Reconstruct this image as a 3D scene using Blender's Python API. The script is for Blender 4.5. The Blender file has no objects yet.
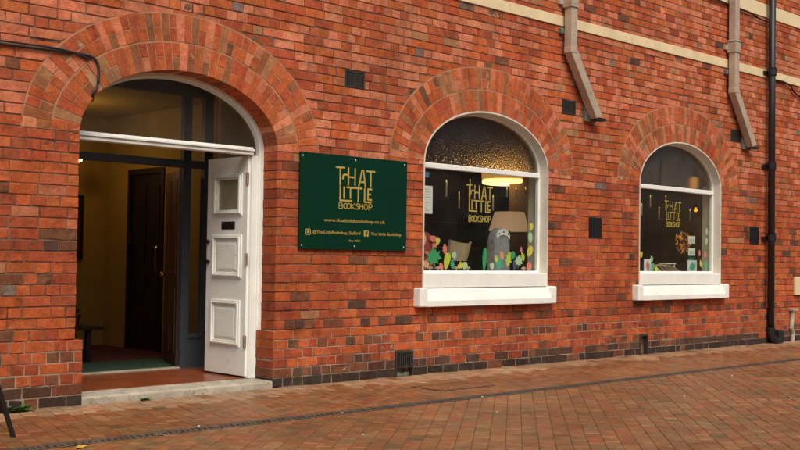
import bpy, math, random
from math import sin, cos, pi, radians, hypot
from mathutils import Vector, Matrix
R = random.Random(11)
scene = bpy.context.scene
COL = scene.collection

# ------------------------------------------------------------------ materials
def new_mat(name):
    m = bpy.data.materials.new(name); m.use_nodes = True
    nt = m.node_tree
    b = nt.nodes['Principled BSDF']
    return m, nt, b

def ramp(nt, src, p0, c0, p1, c1):
    r = nt.nodes.new('ShaderNodeValToRGB')
    r.color_ramp.elements[0].position = p0; r.color_ramp.elements[0].color = (*c0, 1) if len(c0) == 3 else c0
    r.color_ramp.elements[1].position = p1; r.color_ramp.elements[1].color = (*c1, 1) if len(c1) == 3 else c1
    nt.links.new(src, r.inputs[0]); return r.outputs[0]

def noise(nt, vec, scale, detail=4, rough=.55, dist=0):
    n = nt.nodes.new('ShaderNodeTexNoise')
    n.inputs['Scale'].default_value = scale; n.inputs['Detail'].default_value = detail
    n.inputs['Roughness'].default_value = rough; n.inputs['Distortion'].default_value = dist
    nt.links.new(vec, n.inputs['Vector']); return n.outputs['Fac']

def mixc(nt, a, b, fac, mode='MIX'):
    m = nt.nodes.new('ShaderNodeMix'); m.data_type = 'RGBA'; m.blend_type = mode
    for s, v in ((0, fac), (6, a), (7, b)):
        if hasattr(v, 'links'): nt.links.new(v, m.inputs[s])
        else: m.inputs[s].default_value = v if s == 0 else (*v, 1)
    return m.outputs[2]

def bump(nt, b, h, strength, dist=.003, prev=None):
    bp = nt.nodes.new('ShaderNodeBump')
    bp.inputs['Strength'].default_value = strength; bp.inputs['Distance'].default_value = dist
    nt.links.new(h, bp.inputs['Height'])
    if prev is not None: nt.links.new(prev, bp.inputs['Normal'])
    nt.links.new(bp.outputs[0], b.inputs['Normal']); return bp.outputs[0]

def objco(nt):
    return nt.nodes.new('ShaderNodeTexCoord').outputs['Object']

def mapped(nt, vec, sc):
    m = nt.nodes.new('ShaderNodeMapping'); m.inputs['Scale'].default_value = sc
    nt.links.new(vec, m.inputs['Vector']); return m.outputs[0]

def simple(name, col, rough=.6, var=.15, scale=8, bmp=.15, bscale=60, metal=0, spec=.5, dirt=None, dirt_pos=(.58, .72)):
    m, nt, b = new_mat(name)
    v = objco(nt)
    lo = tuple(c * (1 - var) for c in col); hi = tuple(min(1, c * (1 + var)) for c in col)
    c = ramp(nt, noise(nt, v, scale, 5), .3, lo, .7, hi)
    if dirt:
        f = ramp(nt, noise(nt, v, scale * 2.3, 8, .7), dirt_pos[0], (0, 0, 0), dirt_pos[1], (1, 1, 1))
        c = mixc(nt, c, dirt, f)
    nt.links.new(c, b.inputs['Base Color'])
    b.inputs['Roughness'].default_value = rough; b.inputs['Metallic'].default_value = metal
    b.inputs['Specular IOR Level'].default_value = spec
    if bmp: bump(nt, b, noise(nt, v, bscale, 4), bmp, .002)
    return m

def brick_mat(name, rough, stain_scale, wet=0):
    m, nt, b = new_mat(name)
    a = nt.nodes.new('ShaderNodeAttribute'); a.attribute_name = 'tint'
    v = objco(nt)
    big = ramp(nt, noise(nt, v, stain_scale, 6, .6), .28, (.76, .73, .71), .66, (1.1, 1.1, 1.09))
    c = mixc(nt, a.outputs['Color'], big, 1.0, 'MULTIPLY')
    mid = ramp(nt, noise(nt, v, 9, 8, .75, .5), .32, (.55, .50, .47), .6, (1.14, 1.16, 1.15))
    c = mixc(nt, c, mid, .85, 'MULTIPLY')
    fine = ramp(nt, noise(nt, v, 140, 3, .7), .3, (.72, .7, .7), .7, (1.22, 1.2, 1.2))
    c = mixc(nt, c, fine, .8, 'MULTIPLY')
    gr_ = ramp(nt, noise(nt, v, 38, 6, .8, 1.2), .30, (.55, .52, .5), .55, (1.08, 1.08, 1.08))
    c = mixc(nt, c, gr_, .75, 'MULTIPLY')
    if not wet:
        sk = ramp(nt, noise(nt, mapped(nt, v, (1.9, 1, .42)), 1.0, 8, .68, .6), .50, (1, 1, 1), .68, (.62, .58, .56))
        c = mixc(nt, c, sk, .8, 'MULTIPLY')
    pit = ramp(nt, noise(nt, v, 55, 5, .75), .64, (0, 0, 0), .74, (1, 1, 1))
    pf = nt.nodes.new('ShaderNodeMath'); pf.operation = 'MULTIPLY'; pf.inputs[1].default_value = .55
    nt.links.new(pit, pf.inputs[0])
    c = mixc(nt, c, (.05, .03, .022), pf.outputs[0])
    if wet:
        st = ramp(nt, noise(nt, v, 2.2, 7, .65, .7), .34, (.74, .72, .68), .56, (1.02, 1.02, 1.02))
        c = mixc(nt, c, st, .9, 'MULTIPLY')
    # lime bloom / mortar smears
    sm = ramp(nt, noise(nt, mapped(nt, v, (1, 1, 1.6)), 9, 9, .72, .8), .60, (0, 0, 0), .78, (1, 1, 1))
    sf = nt.nodes.new('ShaderNodeMath'); sf.operation = 'MULTIPLY'; sf.inputs[1].default_value = .22 if not wet else .12
    nt.links.new(sm, sf.inputs[0])
    c = mixc(nt, c, (.42, .27, .19) if not wet else (.2, .16, .12), sf.outputs[0])
    nt.links.new(c, b.inputs['Base Color'])
    if wet:
        r = ramp(nt, noise(nt, v, .9, 5, .6), .35, (rough - .22,) * 3, .65, (rough + .1,) * 3)
        nt.links.new(r, b.inputs['Roughness'])
        b.inputs['Specular IOR Level'].default_value = .45
    else:
        b.inputs['Roughness'].default_value = rough
        b.inputs['Specular IOR Level'].default_value = .2
    p = bump(nt, b, noise(nt, v, 26, 8, .75), .75, .008)
    bump(nt, b, noise(nt, v, 190, 3, .6), .5, .0012, p)
    return m

M = {}
M['brick'] = brick_mat('brick', .88, 1.1)
M['paver'] = brick_mat('paver', .54, .8, wet=1)
M['mortar'] = simple('mortar', (.20, .115, .075), .95, .5, 2.2, .6, 130, spec=.1, dirt=(.05, .032, .023), dirt_pos=(.48, .64))
M['pale_mortar'] = simple('pale mortar', (.34, .25, .18), .95, .3, 5, .6, 130, spec=.1, dirt=(.09, .06, .045), dirt_pos=(.52, .68))
M['arch_mortar'] = simple('arch mortar', (.38, .215, .125), .95, .25, 5, .5, 120, spec=.1, dirt=(.2, .13, .09), dirt_pos=(.56, .74))
M['joint_sand'] = simple('joint sand', (.135, .085, .045), .95, .4, 4, .5, 120, spec=.1, dirt=(.05, .06, .018), dirt_pos=(.5, .64))
M['white'] = simple('white gloss paint', (.83, .86, .82), .42, .05, 5, .2, 30, dirt=(.46, .41, .33), dirt_pos=(.62, .8))
M['white_sill'] = simple('white masonry paint', (.83, .84, .79), .62, .05, 4, .4, 60, dirt=(.5, .46, .38), dirt_pos=(.62, .82))
M['reveal'] = simple('cream render', (.64, .60, .50), .75, .08, 5, .35, 70, dirt=(.3, .28, .24), dirt_pos=(.63, .74))
M['cream'] = simple('cream band paint', (.72, .58, .35), .75, .12, 3, .3, 60, dirt=(.38, .29, .19), dirt_pos=(.6, .76))
M['greyframe'] = simple('slate grey paint', (.055, .068, .085), .4, .1, 6, .06, 50)
M['stone'] = simple('worn stone', (.42, .38, .30), .8, .2, 6, .5, 60, dirt=(.16, .14, .09), dirt_pos=(.53, .7))
M['green'] = simple('sign green', (.0013, .030, .015), .5, .08, 3, .02, 30, spec=.12)
M['gold'] = simple('gold vinyl', (.47, .33, .07), .4, .1, 10, 0)
M['yellowgold'] = simple('yellow gold vinyl', (.62, .46, .09), .4, .1, 10, 0)  # lighter, yellower gold than the sign lettering
M['steel'] = simple('screw steel', (.6, .6, .58), .35, .05, 10, 0, metal=1)
M['black'] = simple('black paint', (.012, .012, .013), .38, .2, 10, .1, 50)
M['cable'] = simple('black cable', (.015, .014, .013), .6, .2, 10, 0)
M['iron'] = simple('cast iron', (.035, .030, .026), .6, .35, 14, .4, 90, spec=.4, dirt=(.10, .06, .035), dirt_pos=(.55, .7))
M['grate'] = simple('worn grating steel', (.13, .10, .075), .55, .35, 14, .3, 90, spec=.4, dirt=(.05, .04, .03), dirt_pos=(.52, .68))
M['vent'] = simple('grimy vent', (.022, .024, .02), .75, .3, 20, .3, 80)
M['hole'] = simple('vent dark', (.006, .006, .006), .9, .1, 10, 0)
M['pipe'] = simple('stone coloured paint', (.42, .335, .25), .55, .16, 5, .15, 40, dirt=(.13, .115, .075), dirt_pos=(.56, .72))
M['pipe_dirty'] = simple('mossy grey', (.16, .17, .13), .8, .3, 9, .4, 70)
M['tile'] = simple('red quarry tile', (.24, .062, .022), .28, .25, 5, .1, 40, dirt=(.12, .04, .02))
M['ochre'] = simple('ochre wall', (.38, .25, .06), .8, .08, 2, .1, 40)
M['porch'] = simple('beige wall', (.52, .46, .34), .8, .08, 2, .1, 40)
M['dark'] = simple('dark room', (.15, .10, .065), .8, .3, 3, .1, 30)
M['darkwood'] = simple('dark wood', (.012, .008, .006), .5, .3, 5, .1, 40)
M['brownwood'] = simple('brown wood', (.085, .032, .014), .4, .3, 5, .1, 40)
M['greencarpet'] = simple('green mat', (.022, .06, .038), .95, .35, 14, .6, 150, dirt=(.06, .08, .05))
M['redcarpet'] = simple('red carpet', (.085, .016, .014), .95, .35, 14, .6, 150)
M['boards'] = simple('display boards', (.24, .21, .16), .7, .15, 6, .1, 40)
M['brass'] = simple('brass', (.6, .42, .14), .3, .1, 8, 0, metal=1)
M['rust'] = simple('worn hinge', (.30, .25, .2), .6, .3, 60, .3, 90, dirt=(.16, .07, .03), dirt_pos=(.5, .6))
M['frost'] = simple('frosted pane', (.30, .28, .20), .25, .15, 3, .05, 40)
M['paper'] = simple('white paper', (.74, .74, .73), .8, .04, 8, 0)
M['blue'] = simple('blue sticker', (.05, .22, .45), .5, .05, 8, 0)
M['tan'] = simple('tan leather', (.74, .57, .33), .55, .12, 6, .1, 60)
M['shade'] = simple('pleated fabric', (.46, .27, .16), .85, .1, 6, .1, 90)
M['greyfab'] = simple('grey fur fabric', (.25, .25, .26), .95, .3, 20, 1.0, 55)
M['bandw'] = simple('white band', (.7, .7, .7), .8, .05, 8, 0)
M['wax'] = simple('candle wax', (.62, .52, .32), .6, .06, 8, 0)
M['card'] = simple('brown card', (.36, .25, .14), .85, .1, 8, .1, 60)
M['orange'] = simple('orange paper', (.85, .33, .05), .8, .2, 18, .3, 60)
M['slate'] = simple('roof slate', (.07, .07, .075), .7, .3, 3, .2, 20)
M['opp_bright'] = simple('brightened opposite wall', (.58, .50, .40), .9, .3, 2, .3, 30)  # kept pale so the unseen building brightens reflections in the shop glass
M['oppglass'] = simple('dark window', (.01, .011, .012), .1, .1, 2, 0)
M['leafgreen'] = simple('weed green', (.07, .16, .025), .6, .35, 30, .1, 60)
M['board'] = simple('chalkboard', (.015, .015, .015), .8, .2, 5, .1, 60)
M['litter'] = simple('litter white', (.7, .68, .62), .8, .1, 9, 0)
M['fallen'] = simple('fallen leaf', (.5, .3, .03), .7, .25, 40, 0)
for n, c in dict(l_green=(.04, .36, .13), l_teal=(.05, .42, .27), l_lime=(.55, .64, .04), l_yellow=(.72, .62, .08), l_pink=(.78, .22, .18),
                 l_pale=(.45, .62, .40), l_peach=(.80, .40, .2), l_red=(.30, .035, .03), l_mush=(.42, .30, .22), l_grey=(.28, .24, .24), l_navy=(.05, .08, .2)).items():
    M[n] = simple('sticker ' + n[2:], c, .5, .12, 25, 0)

def emit(name, col, s):
    m, nt, b = new_mat(name)
    b.inputs['Base Color'].default_value = (*col, 1)
    b.inputs['Emission Color'].default_value = (*col, 1); b.inputs['Emission Strength'].default_value = s
    return m
M['glow'] = emit('lamp glow', (1, .60, .20), 2.0)
M['glow_soft'] = emit('warm bulb', (1, .50, .09), 2.2)
M['glow_hot'] = emit('bulb', (1, .66, .25), 9)
M['amber'] = emit('amber glass', (.65, .30, .04), .6)
M['flame'] = emit('candle tip', (1, .62, .14), .55)

def glass(name, rough=0., bmp=0., tint=(.93, .95, .93), film=.014):
    m, nt, b = new_mat(name)
    nt.nodes.remove(b)
    out = nt.nodes['Material Output']
    if bmp:
        t = nt.nodes.new('ShaderNodeBsdfRefraction'); t.inputs['Roughness'].default_value = rough; t.inputs['IOR'].default_value = 1.25
        t.inputs['Color'].default_value = (*tint, 1)
    else:
        t = nt.nodes.new('ShaderNodeBsdfTransparent'); t.inputs[0].default_value = (*tint, 1)
    g = nt.nodes.new('ShaderNodeBsdfGlossy'); g.inputs['Roughness'].default_value = max(rough, .01)
    f = nt.nodes.new('ShaderNodeFresnel'); f.inputs['IOR'].default_value = 1.45
    mx = nt.nodes.new('ShaderNodeMixShader')
    ge = nt.nodes.new('ShaderNodeNewGeometry'); iv = nt.nodes.new('ShaderNodeMath'); iv.operation = 'SUBTRACT'; iv.inputs[0].default_value = 1
    nt.links.new(ge.outputs['Backfacing'], iv.inputs[1])
    ml = nt.nodes.new('ShaderNodeMath'); ml.operation = 'MULTIPLY'; nt.links.new(f.outputs[0], ml.inputs[0]); nt.links.new(iv.outputs[0], ml.inputs[1])
    nt.links.new(ml.outputs[0], mx.inputs[0]); nt.links.new(t.outputs[0], mx.inputs[1]); nt.links.new(g.outputs[0], mx.inputs[2])
    df = nt.nodes.new('ShaderNodeBsdfDiffuse'); df.inputs[0].default_value = (.40, .37, .32, 1)  # grey diffuse film: smears, plus a painted-in reflection that lightens the panes
    fm = nt.nodes.new('ShaderNodeMixShader'); fa = ramp(nt, noise(nt, mapped(nt, objco(nt), (1, 1, .6)), 3.5, 7, .65, .8), .32, (film * .45,) * 3, .7, (film * 1.5,) * 3)
    nt.links.new(fa, fm.inputs[0]); nt.links.new(mx.outputs[0], fm.inputs[1]); nt.links.new(df.outputs[0], fm.inputs[2])
    nt.links.new(fm.outputs[0], out.inputs[0])
    if bmp:
        v = objco(nt)
        bp = nt.nodes.new('ShaderNodeBump'); bp.inputs['Strength'].default_value = bmp; bp.inputs['Distance'].default_value = .01
        vo = nt.nodes.new('ShaderNodeTexVoronoi'); vo.inputs['Scale'].default_value = 75; vo.feature = 'SMOOTH_F1'
        nt.links.new(v, vo.inputs['Vector'])
        nt.links.new(vo.outputs['Distance'], bp.inputs['Height'])
        for n in (t, g, f): nt.links.new(bp.outputs[0], n.inputs['Normal'])
    return m
M['glass'] = glass('window glass')
M['obscured'] = glass('obscured glass', .12, .1, (.9, .86, .78), .085)
M['grey_sheen'] = glass('dusty fanlight glass', film=.03)  # film paints a pale reflective grey onto the pane
M['amberglass'] = glass('amber tinted glass', 0, 0, (.75, .45, .12))
M['hammered'] = glass('hammered glass', .22, .7, (.95, .9, .8), .025)
M['golddome'] = emit('lit gold bowl', (.8, .42, .09), .40)
M['glowshade'] = emit('pleated fabric with added glow', (.80, .48, .27), .26)  # glow added to brighten a shade that little daylight reaches

# ------------------------------------------------------------------ mesh builder
ORG = {}
class MB:
    def __init__(s): s.v = []; s.f = []; s.m = []; s.c = []
    def add(s, vs, fs, mi=0, col=(1, 1, 1)):
        n = len(s.v); s.v += [tuple(p) for p in vs]
        for f in fs: s.f.append(tuple(i + n for i in f)); s.m.append(mi); s.c.append(col)
    def box(s, x0, x1, y0, y1, z0, z1, mi=0, col=(1, 1, 1), bev=0):
        if bev:
            b = bev
            vs = []
            for z, i in ((z0, b), (z0 + b, 0), (z1 - b, 0), (z1, b)):
                vs += [(x0 + i + (0 if i else b) * 0, y0 + i, z), (x1 - i, y0 + i, z), (x1 - i, y1 - i, z), (x0 + i, y1 - i, z)]
            fs = [(3, 2, 1, 0), (12, 13, 14, 15)]
            for k in range(3):
                for j in range(4):
                    a = k * 4 + j; c = k * 4 + (j + 1) % 4
                    fs.append((a, c, c + 4, a + 4))
            s.add(vs, fs, mi, col); return
        s.add([(x0, y0, z0), (x1, y0, z0), (x1, y1, z0), (x0, y1, z0), (x0, y0, z1), (x1, y0, z1), (x1, y1, z1), (x0, y1, z1)],
              [(3, 2, 1, 0), (4, 5, 6, 7), (0, 1, 5, 4), (1, 2, 6, 5), (2, 3, 7, 6), (3, 0, 4, 7)], mi, col)
    def prism(s, poly, y0, y1, mi=0, col=(1, 1, 1)):      # poly (x,z) counter-clockwise seen from -Y
        n = len(poly)
        s.add([(x, y0, z) for x, z in poly] + [(x, y1, z) for x, z in poly],
              [tuple(range(n)), tuple(range(2 * n - 1, n - 1, -1))] + [((i + 1) % n, i, i + n, (i + 1) % n + n) for i in range(n)], mi, col)
    def brick(s, q, yf, yb, col, c=.003, mi=0, spall=False):           # q: 4 corners (x,z) ccw from front, rounded arris
        if R.random() < .22:
            q = list(q); k_ = R.randrange(4); g_ = R.uniform(.003, .011); mx_ = sum(p[0] for p in q) / 4; mz_ = sum(p[1] for p in q) / 4
            q[k_] = (q[k_][0] + math.copysign(g_ * R.uniform(.3, 1), mx_ - q[k_][0]), q[k_][1] + math.copysign(g_ * R.uniform(.3, 1), mz_ - q[k_][1]))
        cx = sum(p[0] for p in q) / 4; cz = sum(p[1] for p in q) / 4
        inn = []
        for x, z in q:
            d = hypot(cx - x, cz - z) or 1
            k = min(.4, 1.45 * c / min(d, 1e9))
            dx, dz = cx - x, cz - z
            inn.append((x + math.copysign(min(c, abs(dx)), dx), z + math.copysign(min(c, abs(dz)), dz)))
        t = R.uniform(-.0012, .0012); u = R.uniform(-.0012, .0012)
        fy = [yf + t * (1 if i in (1, 2) else -1) + u * (1 if i > 1 else -1) for i in range(4)]
        vs = [(inn[i][0], fy[i], inn[i][1]) for i in range(4)] + [(q[i][0], yf + c + .001, q[i][1]) for i in range(4)] + [(q[i][0], yb, q[i][1]) for i in range(4)]
        fs = [(0, 1, 2, 3)]
        if spall:                                          # weathered face: an uneven, partly scaled-off surface
            nx, nz = (7, 3) if hypot(q[1][0] - q[0][0], q[1][1] - q[0][1]) > .15 else (4, 3)
            ed = R.uniform(.2, .8); sl = R.choice((-1, 1)); dp = R.uniform(.45, 1) * (.0036 if yf < -.02 else .0062); g0 = len(vs)
            for b in range(nz + 1):
                for a in range(nx + 1):
                    u, w = a / nx, b / nz
                    p = [(1 - u) * (1 - w) * inn[0][k] + u * (1 - w) * inn[1][k] + u * w * inn[2][k] + (1 - u) * w * inn[3][k] for k in (0, 1)]
                    y = fy[0] + R.uniform(-.001, .001)
                    if 0 < a < nx and 0 < b < nz or R.random() < .25: y += dp * (.35 + R.random() * .65) if sl * (u - ed + .3 * (w - .5)) > 0 else R.uniform(0, .002)
                    vs.append((p[0], y, p[1]))
            fs = [(g0 + b * (nx + 1) + a, g0 + b * (nx + 1) + a + 1, g0 + (b + 1) * (nx + 1) + a + 1, g0 + (b + 1) * (nx + 1) + a) for b in range(nz) for a in range(nx)]
        for i in range(4):
            j = (i + 1) % 4
            fs += [(j, i, i + 4, j + 4), (j + 4, i + 4, i + 8, j + 8)]
        s.add(vs, fs, mi, col)
    def tube(s, pts, r, n=10, mi=0, cap=True, col=(1, 1, 1)):
        pts = [Vector(p) for p in pts]; rs = r if isinstance(r, (list, tuple)) else [r] * len(pts)
        base = len(s.v); up = None
        for i, p in enumerate(pts):
            d = (pts[min(i + 1, len(pts) - 1)] - pts[max(i - 1, 0)]).normalized()
            if up is None:
                up = Vector((0, 0, 1)) if abs(d.z) < .9 else Vector((1, 0, 0))
            a = d.cross(up).normalized(); b = a.cross(d).normalized(); up = b
            for k in range(n):
                t = 2 * pi * k / n; s.v.append(tuple(p + (a * cos(t) + b * sin(t)) * rs[i]))
        for i in range(len(pts) - 1):
            for k in range(n):
                a = base + i * n + k; b = base + i * n + (k + 1) % n
                s.f.append((b, a, a + n, b + n)); s.m.append(mi); s.c.append(col)
        if cap:
            s.f.append(tuple(base + k for k in range(n))); s.m.append(mi); s.c.append(col)
            s.f.append(tuple(base + (len(pts) - 1) * n + k for k in reversed(range(n)))); s.m.append(mi); s.c.append(col)
    def lathe(s, c, prof, n=24, mi=0, ripple=0, nr=0):     # prof (r,z)
        base = len(s.v)
        for r, z in prof:
            for k in range(n):
                t = 2 * pi * k / n; rr = r * (1 + ripple * (1 if k % 2 else -1))
                s.v.append((c[0] + rr * cos(t), c[1] + rr * sin(t), c[2] + z))
        for i in range(len(prof) - 1):
            for k in range(n):
                a = base + i * n + k; b = base + i * n + (k + 1) % n
                s.f.append((a, b, b + n, a + n)); s.m.append(mi); s.c.append((1, 1, 1))
    def obox(s, o, ax, ay, az, mi=0, col=(1, 1, 1)):       # box from corner o along three edge vectors
        o, ax, ay, az = map(Vector, (o, ax, ay, az))
        vs = [o, o + ax, o + ax + ay, o + ay, o + az, o + ax + az, o + ax + ay + az, o + ay + az]
        s.add(vs, [(3, 2, 1, 0), (4, 5, 6, 7), (0, 1, 5, 4), (1, 2, 6, 5), (2, 3, 7, 6), (3, 0, 4, 7)], mi, col)
    def build(s, name, mats, parent=None, smooth=False, org=None, label=None):
        if not isinstance(mats, (list, tuple)): mats = [mats]
        o0 = ORG.get(parent.name, Vector()) if parent else Vector(org or (0, 0, 0))
        me = bpy.data.meshes.new(name)
        me.from_pydata([(x - o0.x, y - o0.y, z - o0.z) for x, y, z in s.v], [], s.f)
        for m in mats: me.materials.append(M[m])
        me.polygons.foreach_set('material_index', s.m)
        at = me.attributes.new('tint', 'FLOAT_COLOR', 'FACE')
        at.data.foreach_set('color', [x for c in s.c for x in (*c, 1.0)])
        if smooth: me.polygons.foreach_set('use_smooth', [True] * len(s.f))
        me.update()
        o = bpy.data.objects.new(name, me); COL.objects.link(o)
        if parent: o.parent = parent
        else: o.location = o0
        ORG[o.name] = o0
        if label: o['label'] = label
        return o

def tag(o, label=None, cat=None, group=None, kind=None):
    if label: o['label'] = label
    if cat: o['category'] = cat
    if group: o['group'] = group
    if kind: o['kind'] = kind
    return o
def thing(name, label, cat, loc=(0, 0, 0), group=None):
    o = bpy.data.objects.new(name, None); COL.objects.link(o); o.location = loc
    o.empty_display_size = .2
    ORG[o.name] = Vector(loc); return tag(o, label, cat, group)
def bevel(o, w=.004, seg=2):
    b = o.modifiers.new('bevel', 'BEVEL'); b.width = w; b.segments = seg; b.limit_method = 'ANGLE'; b.angle_limit = radians(40); return o

def strokes(mb, lines, w, y0, y1, mi=0):
    for i, ln in enumerate(lines):
        for j in range(len(ln) - 1):
            (x0, z0), (x1, z1) = ln[j], ln[j + 1]
            d = hypot(x1 - x0, z1 - z0); ux, uz = (x1 - x0) / d, (z1 - z0) / d
            h = w / 2; e = h * (.55 if len(ln) > 2 else .0)
            a = (x0 - ux * e, z0 - uz * e); b = (x1 + ux * e, z1 + uz * e)
            k = y0 - .00007 * ((i * 5 + j) % 13)
            mb.prism([(a[0] + uz * h, a[1] - ux * h), (b[0] + uz * h, b[1] - ux * h), (b[0] - uz * h, b[1] + ux * h), (a[0] - uz * h, a[1] + ux * h)], k, y1, mi)

def text_obj(name, txt, x0, x1, z0, h, y, matn, parent, thick=.0015):
    cu = bpy.data.curves.new(name, 'FONT'); cu.body = txt; cu.size = 1; cu.resolution_u = 4
    t = bpy.data.objects.new(name, cu); COL.objects.link(t)
    dg = bpy.context.evaluated_depsgraph_get(); dg.update()
    me0 = bpy.data.meshes.new_from_object(t.evaluated_get(dg))
    xs = [v.co.x for v in me0.vertices]; ys = [v.co.y for v in me0.vertices]
    sx = (x1 - x0) / (max(xs) - min(xs)); sy = h / .73
    mb = MB(); xm = min(xs)
    vs = [(x0 + (v.co.x - xm) * sx, y, z0 + v.co.y * sy) for v in me0.vertices]
    mb.add(vs, [tuple(p.vertices) for p in me0.polygons])
    bpy.data.objects.remove(t); bpy.data.curves.remove(cu); bpy.data.meshes.remove(me0)
    o = mb.build(name, matn, parent)
    s = o.modifiers.new('solid', 'SOLIDIFY'); s.thickness = thick; s.offset = 0
    return o

# ------------------------------------------------------------------ palettes
def pick(w):
    t = R.random() * sum(a for a, _ in w)
    for a, c in w:
        t -= a
        if t <= 0: break
    k = R.uniform(.90, 1.10); h = R.uniform(-.06, .06)
    return (c[0] * k * .985, c[1] * k * (1.025 + h * 2), c[2] * k * (.97 + h * 2))
ORANGE = (.53, .130, .044); RED = (.46, .102, .044); DEEP = (.375, .085, .040); PINK = (.54, .175, .090); SALMON = (.64, .208, .114)
BROWN = (.215, .082, .045); DARK = (.115, .058, .042); GREY = (.24, .165, .14); SAND = (.42, .19, .095)
P_MAIN = [(56, ORANGE), (34, RED), (12, DEEP), (3, PINK), (1.8, BROWN), (.3, DARK), (.3, GREY), (1.5, SAND)]
P_BURNT = [(24, ORANGE), (26, RED), (24, DEEP), (20, BROWN), (6, DARK)]
P_PLINTH_DARK = [(4, DEEP), (28, BROWN), (68, DARK)]
P_BASE = [(10, BROWN), (90, (.062, .040, .034))]
UMBER = (.35, .125, .058)
P_ARCH = [(30, ORANGE), (22, RED), (22, SALMON), (8, SAND), (16, UMBER), (1.5, BROWN)]
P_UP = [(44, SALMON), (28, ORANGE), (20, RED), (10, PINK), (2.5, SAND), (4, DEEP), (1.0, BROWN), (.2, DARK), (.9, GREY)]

# ------------------------------------------------------------------ the shop wall
CH = .086; BL = .235
WX0, WX1, WZ = -3.0, 24.0, 6.88
PL = 6 * CH           # plinth top
class Open:
    def __init__(s, cx, a, b, zc, z0, deep, ring=.485):
        s.cx, s.a, s.b, s.zc, s.z0, s.deep, s.ring = cx, a, b, zc, z0, deep, ring
    def pt(s, t, off):
        nx, nz = s.b * cos(t), s.a * sin(t); n = hypot(nx, nz)
        return (s.cx + s.a * cos(t) + off * nx / n, s.zc + s.b * sin(t) + off * nz / n)
    def half(s, z, off):
        if z <= s.zc: return s.a + off
        lo, hi = 0., pi / 2
        if z >= s.pt(hi, off)[1]: return 0
        for _ in range(40):
            m = (lo + hi) / 2
            if s.pt(m, off)[1] < z: lo = m
            else: hi = m
        return s.pt(lo, off)[0] - s.cx
DOOR = Open(5.185, .982, .605, 2.15, 0, .215)
WIN1 = Open(9.096, 1.027, .605, 2.20, .885, .05)
WIN2 = Open(13.015, 1.010, .595, 2.20, .885, .05)
OPENS = [DOOR, WIN1, WIN2]
# rectangular things let into the wall (x0,x1,z0,z1)
RECTS = [(6.965, 7.225, 33 * CH, 35 * CH), (10.38, 10.64, 34 * CH, 36.01 * CH), (10.93, 11.19, 17 * CH, 20 * CH), (14.30, 14.57, 34 * CH, 36.01 * CH), (14.86, 15.12, 17 * CH, 20 * CH),
         (7.66, 7.905, 0, 3 * CH), (11.97, 12.15, 0, 3 * CH)]

building = thing('bookshop_building', 'long red brick shop building with arched doorway, two white arched windows and cream bands', 'building', (5.185, 0, 0))

def intervals(z0, z1, plinth):
    """solid x-runs of a course: list of (xa_bottom, xa_top, xb_bottom, xb_top, door jamb left?, right?)"""
    cuts = []
    for o in OPENS:
        if z1 < o.z0 + .01: continue
        if z0 > o.zc + .02:
            hb, ht = o.half(z0, o.ring), o.half(z1, o.ring)
            if ht <= 0.02: continue
        elif z1 > o.zc + .02 and o is not DOOR: hb = ht = o.a
        else:
            hb = ht = o.a
        if o is DOOR and plinth: hb = ht = o.a - .045
        cuts.append((o.cx - hb, o.cx - ht, o.cx + hb, o.cx + ht, o is DOOR and z0 < o.zc))
    for (a, b, c, d) in RECTS:
        if z1 > c + .012 and z0 < d - .012: cuts.append((a, a, b, b, False))
    cuts.sort()
    res = []; cur = (WX0, WX0, False)
    for c in cuts:
        res.append((cur[0], cur[1], c[0], c[1], cur[2], c[4])); cur = (c[2], c[3], c[4])
    res.append((cur[0], cur[1], WX1, WX1, cur[2], False))
    return [r for r in res if r[2] - r[0] > .02]

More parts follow.
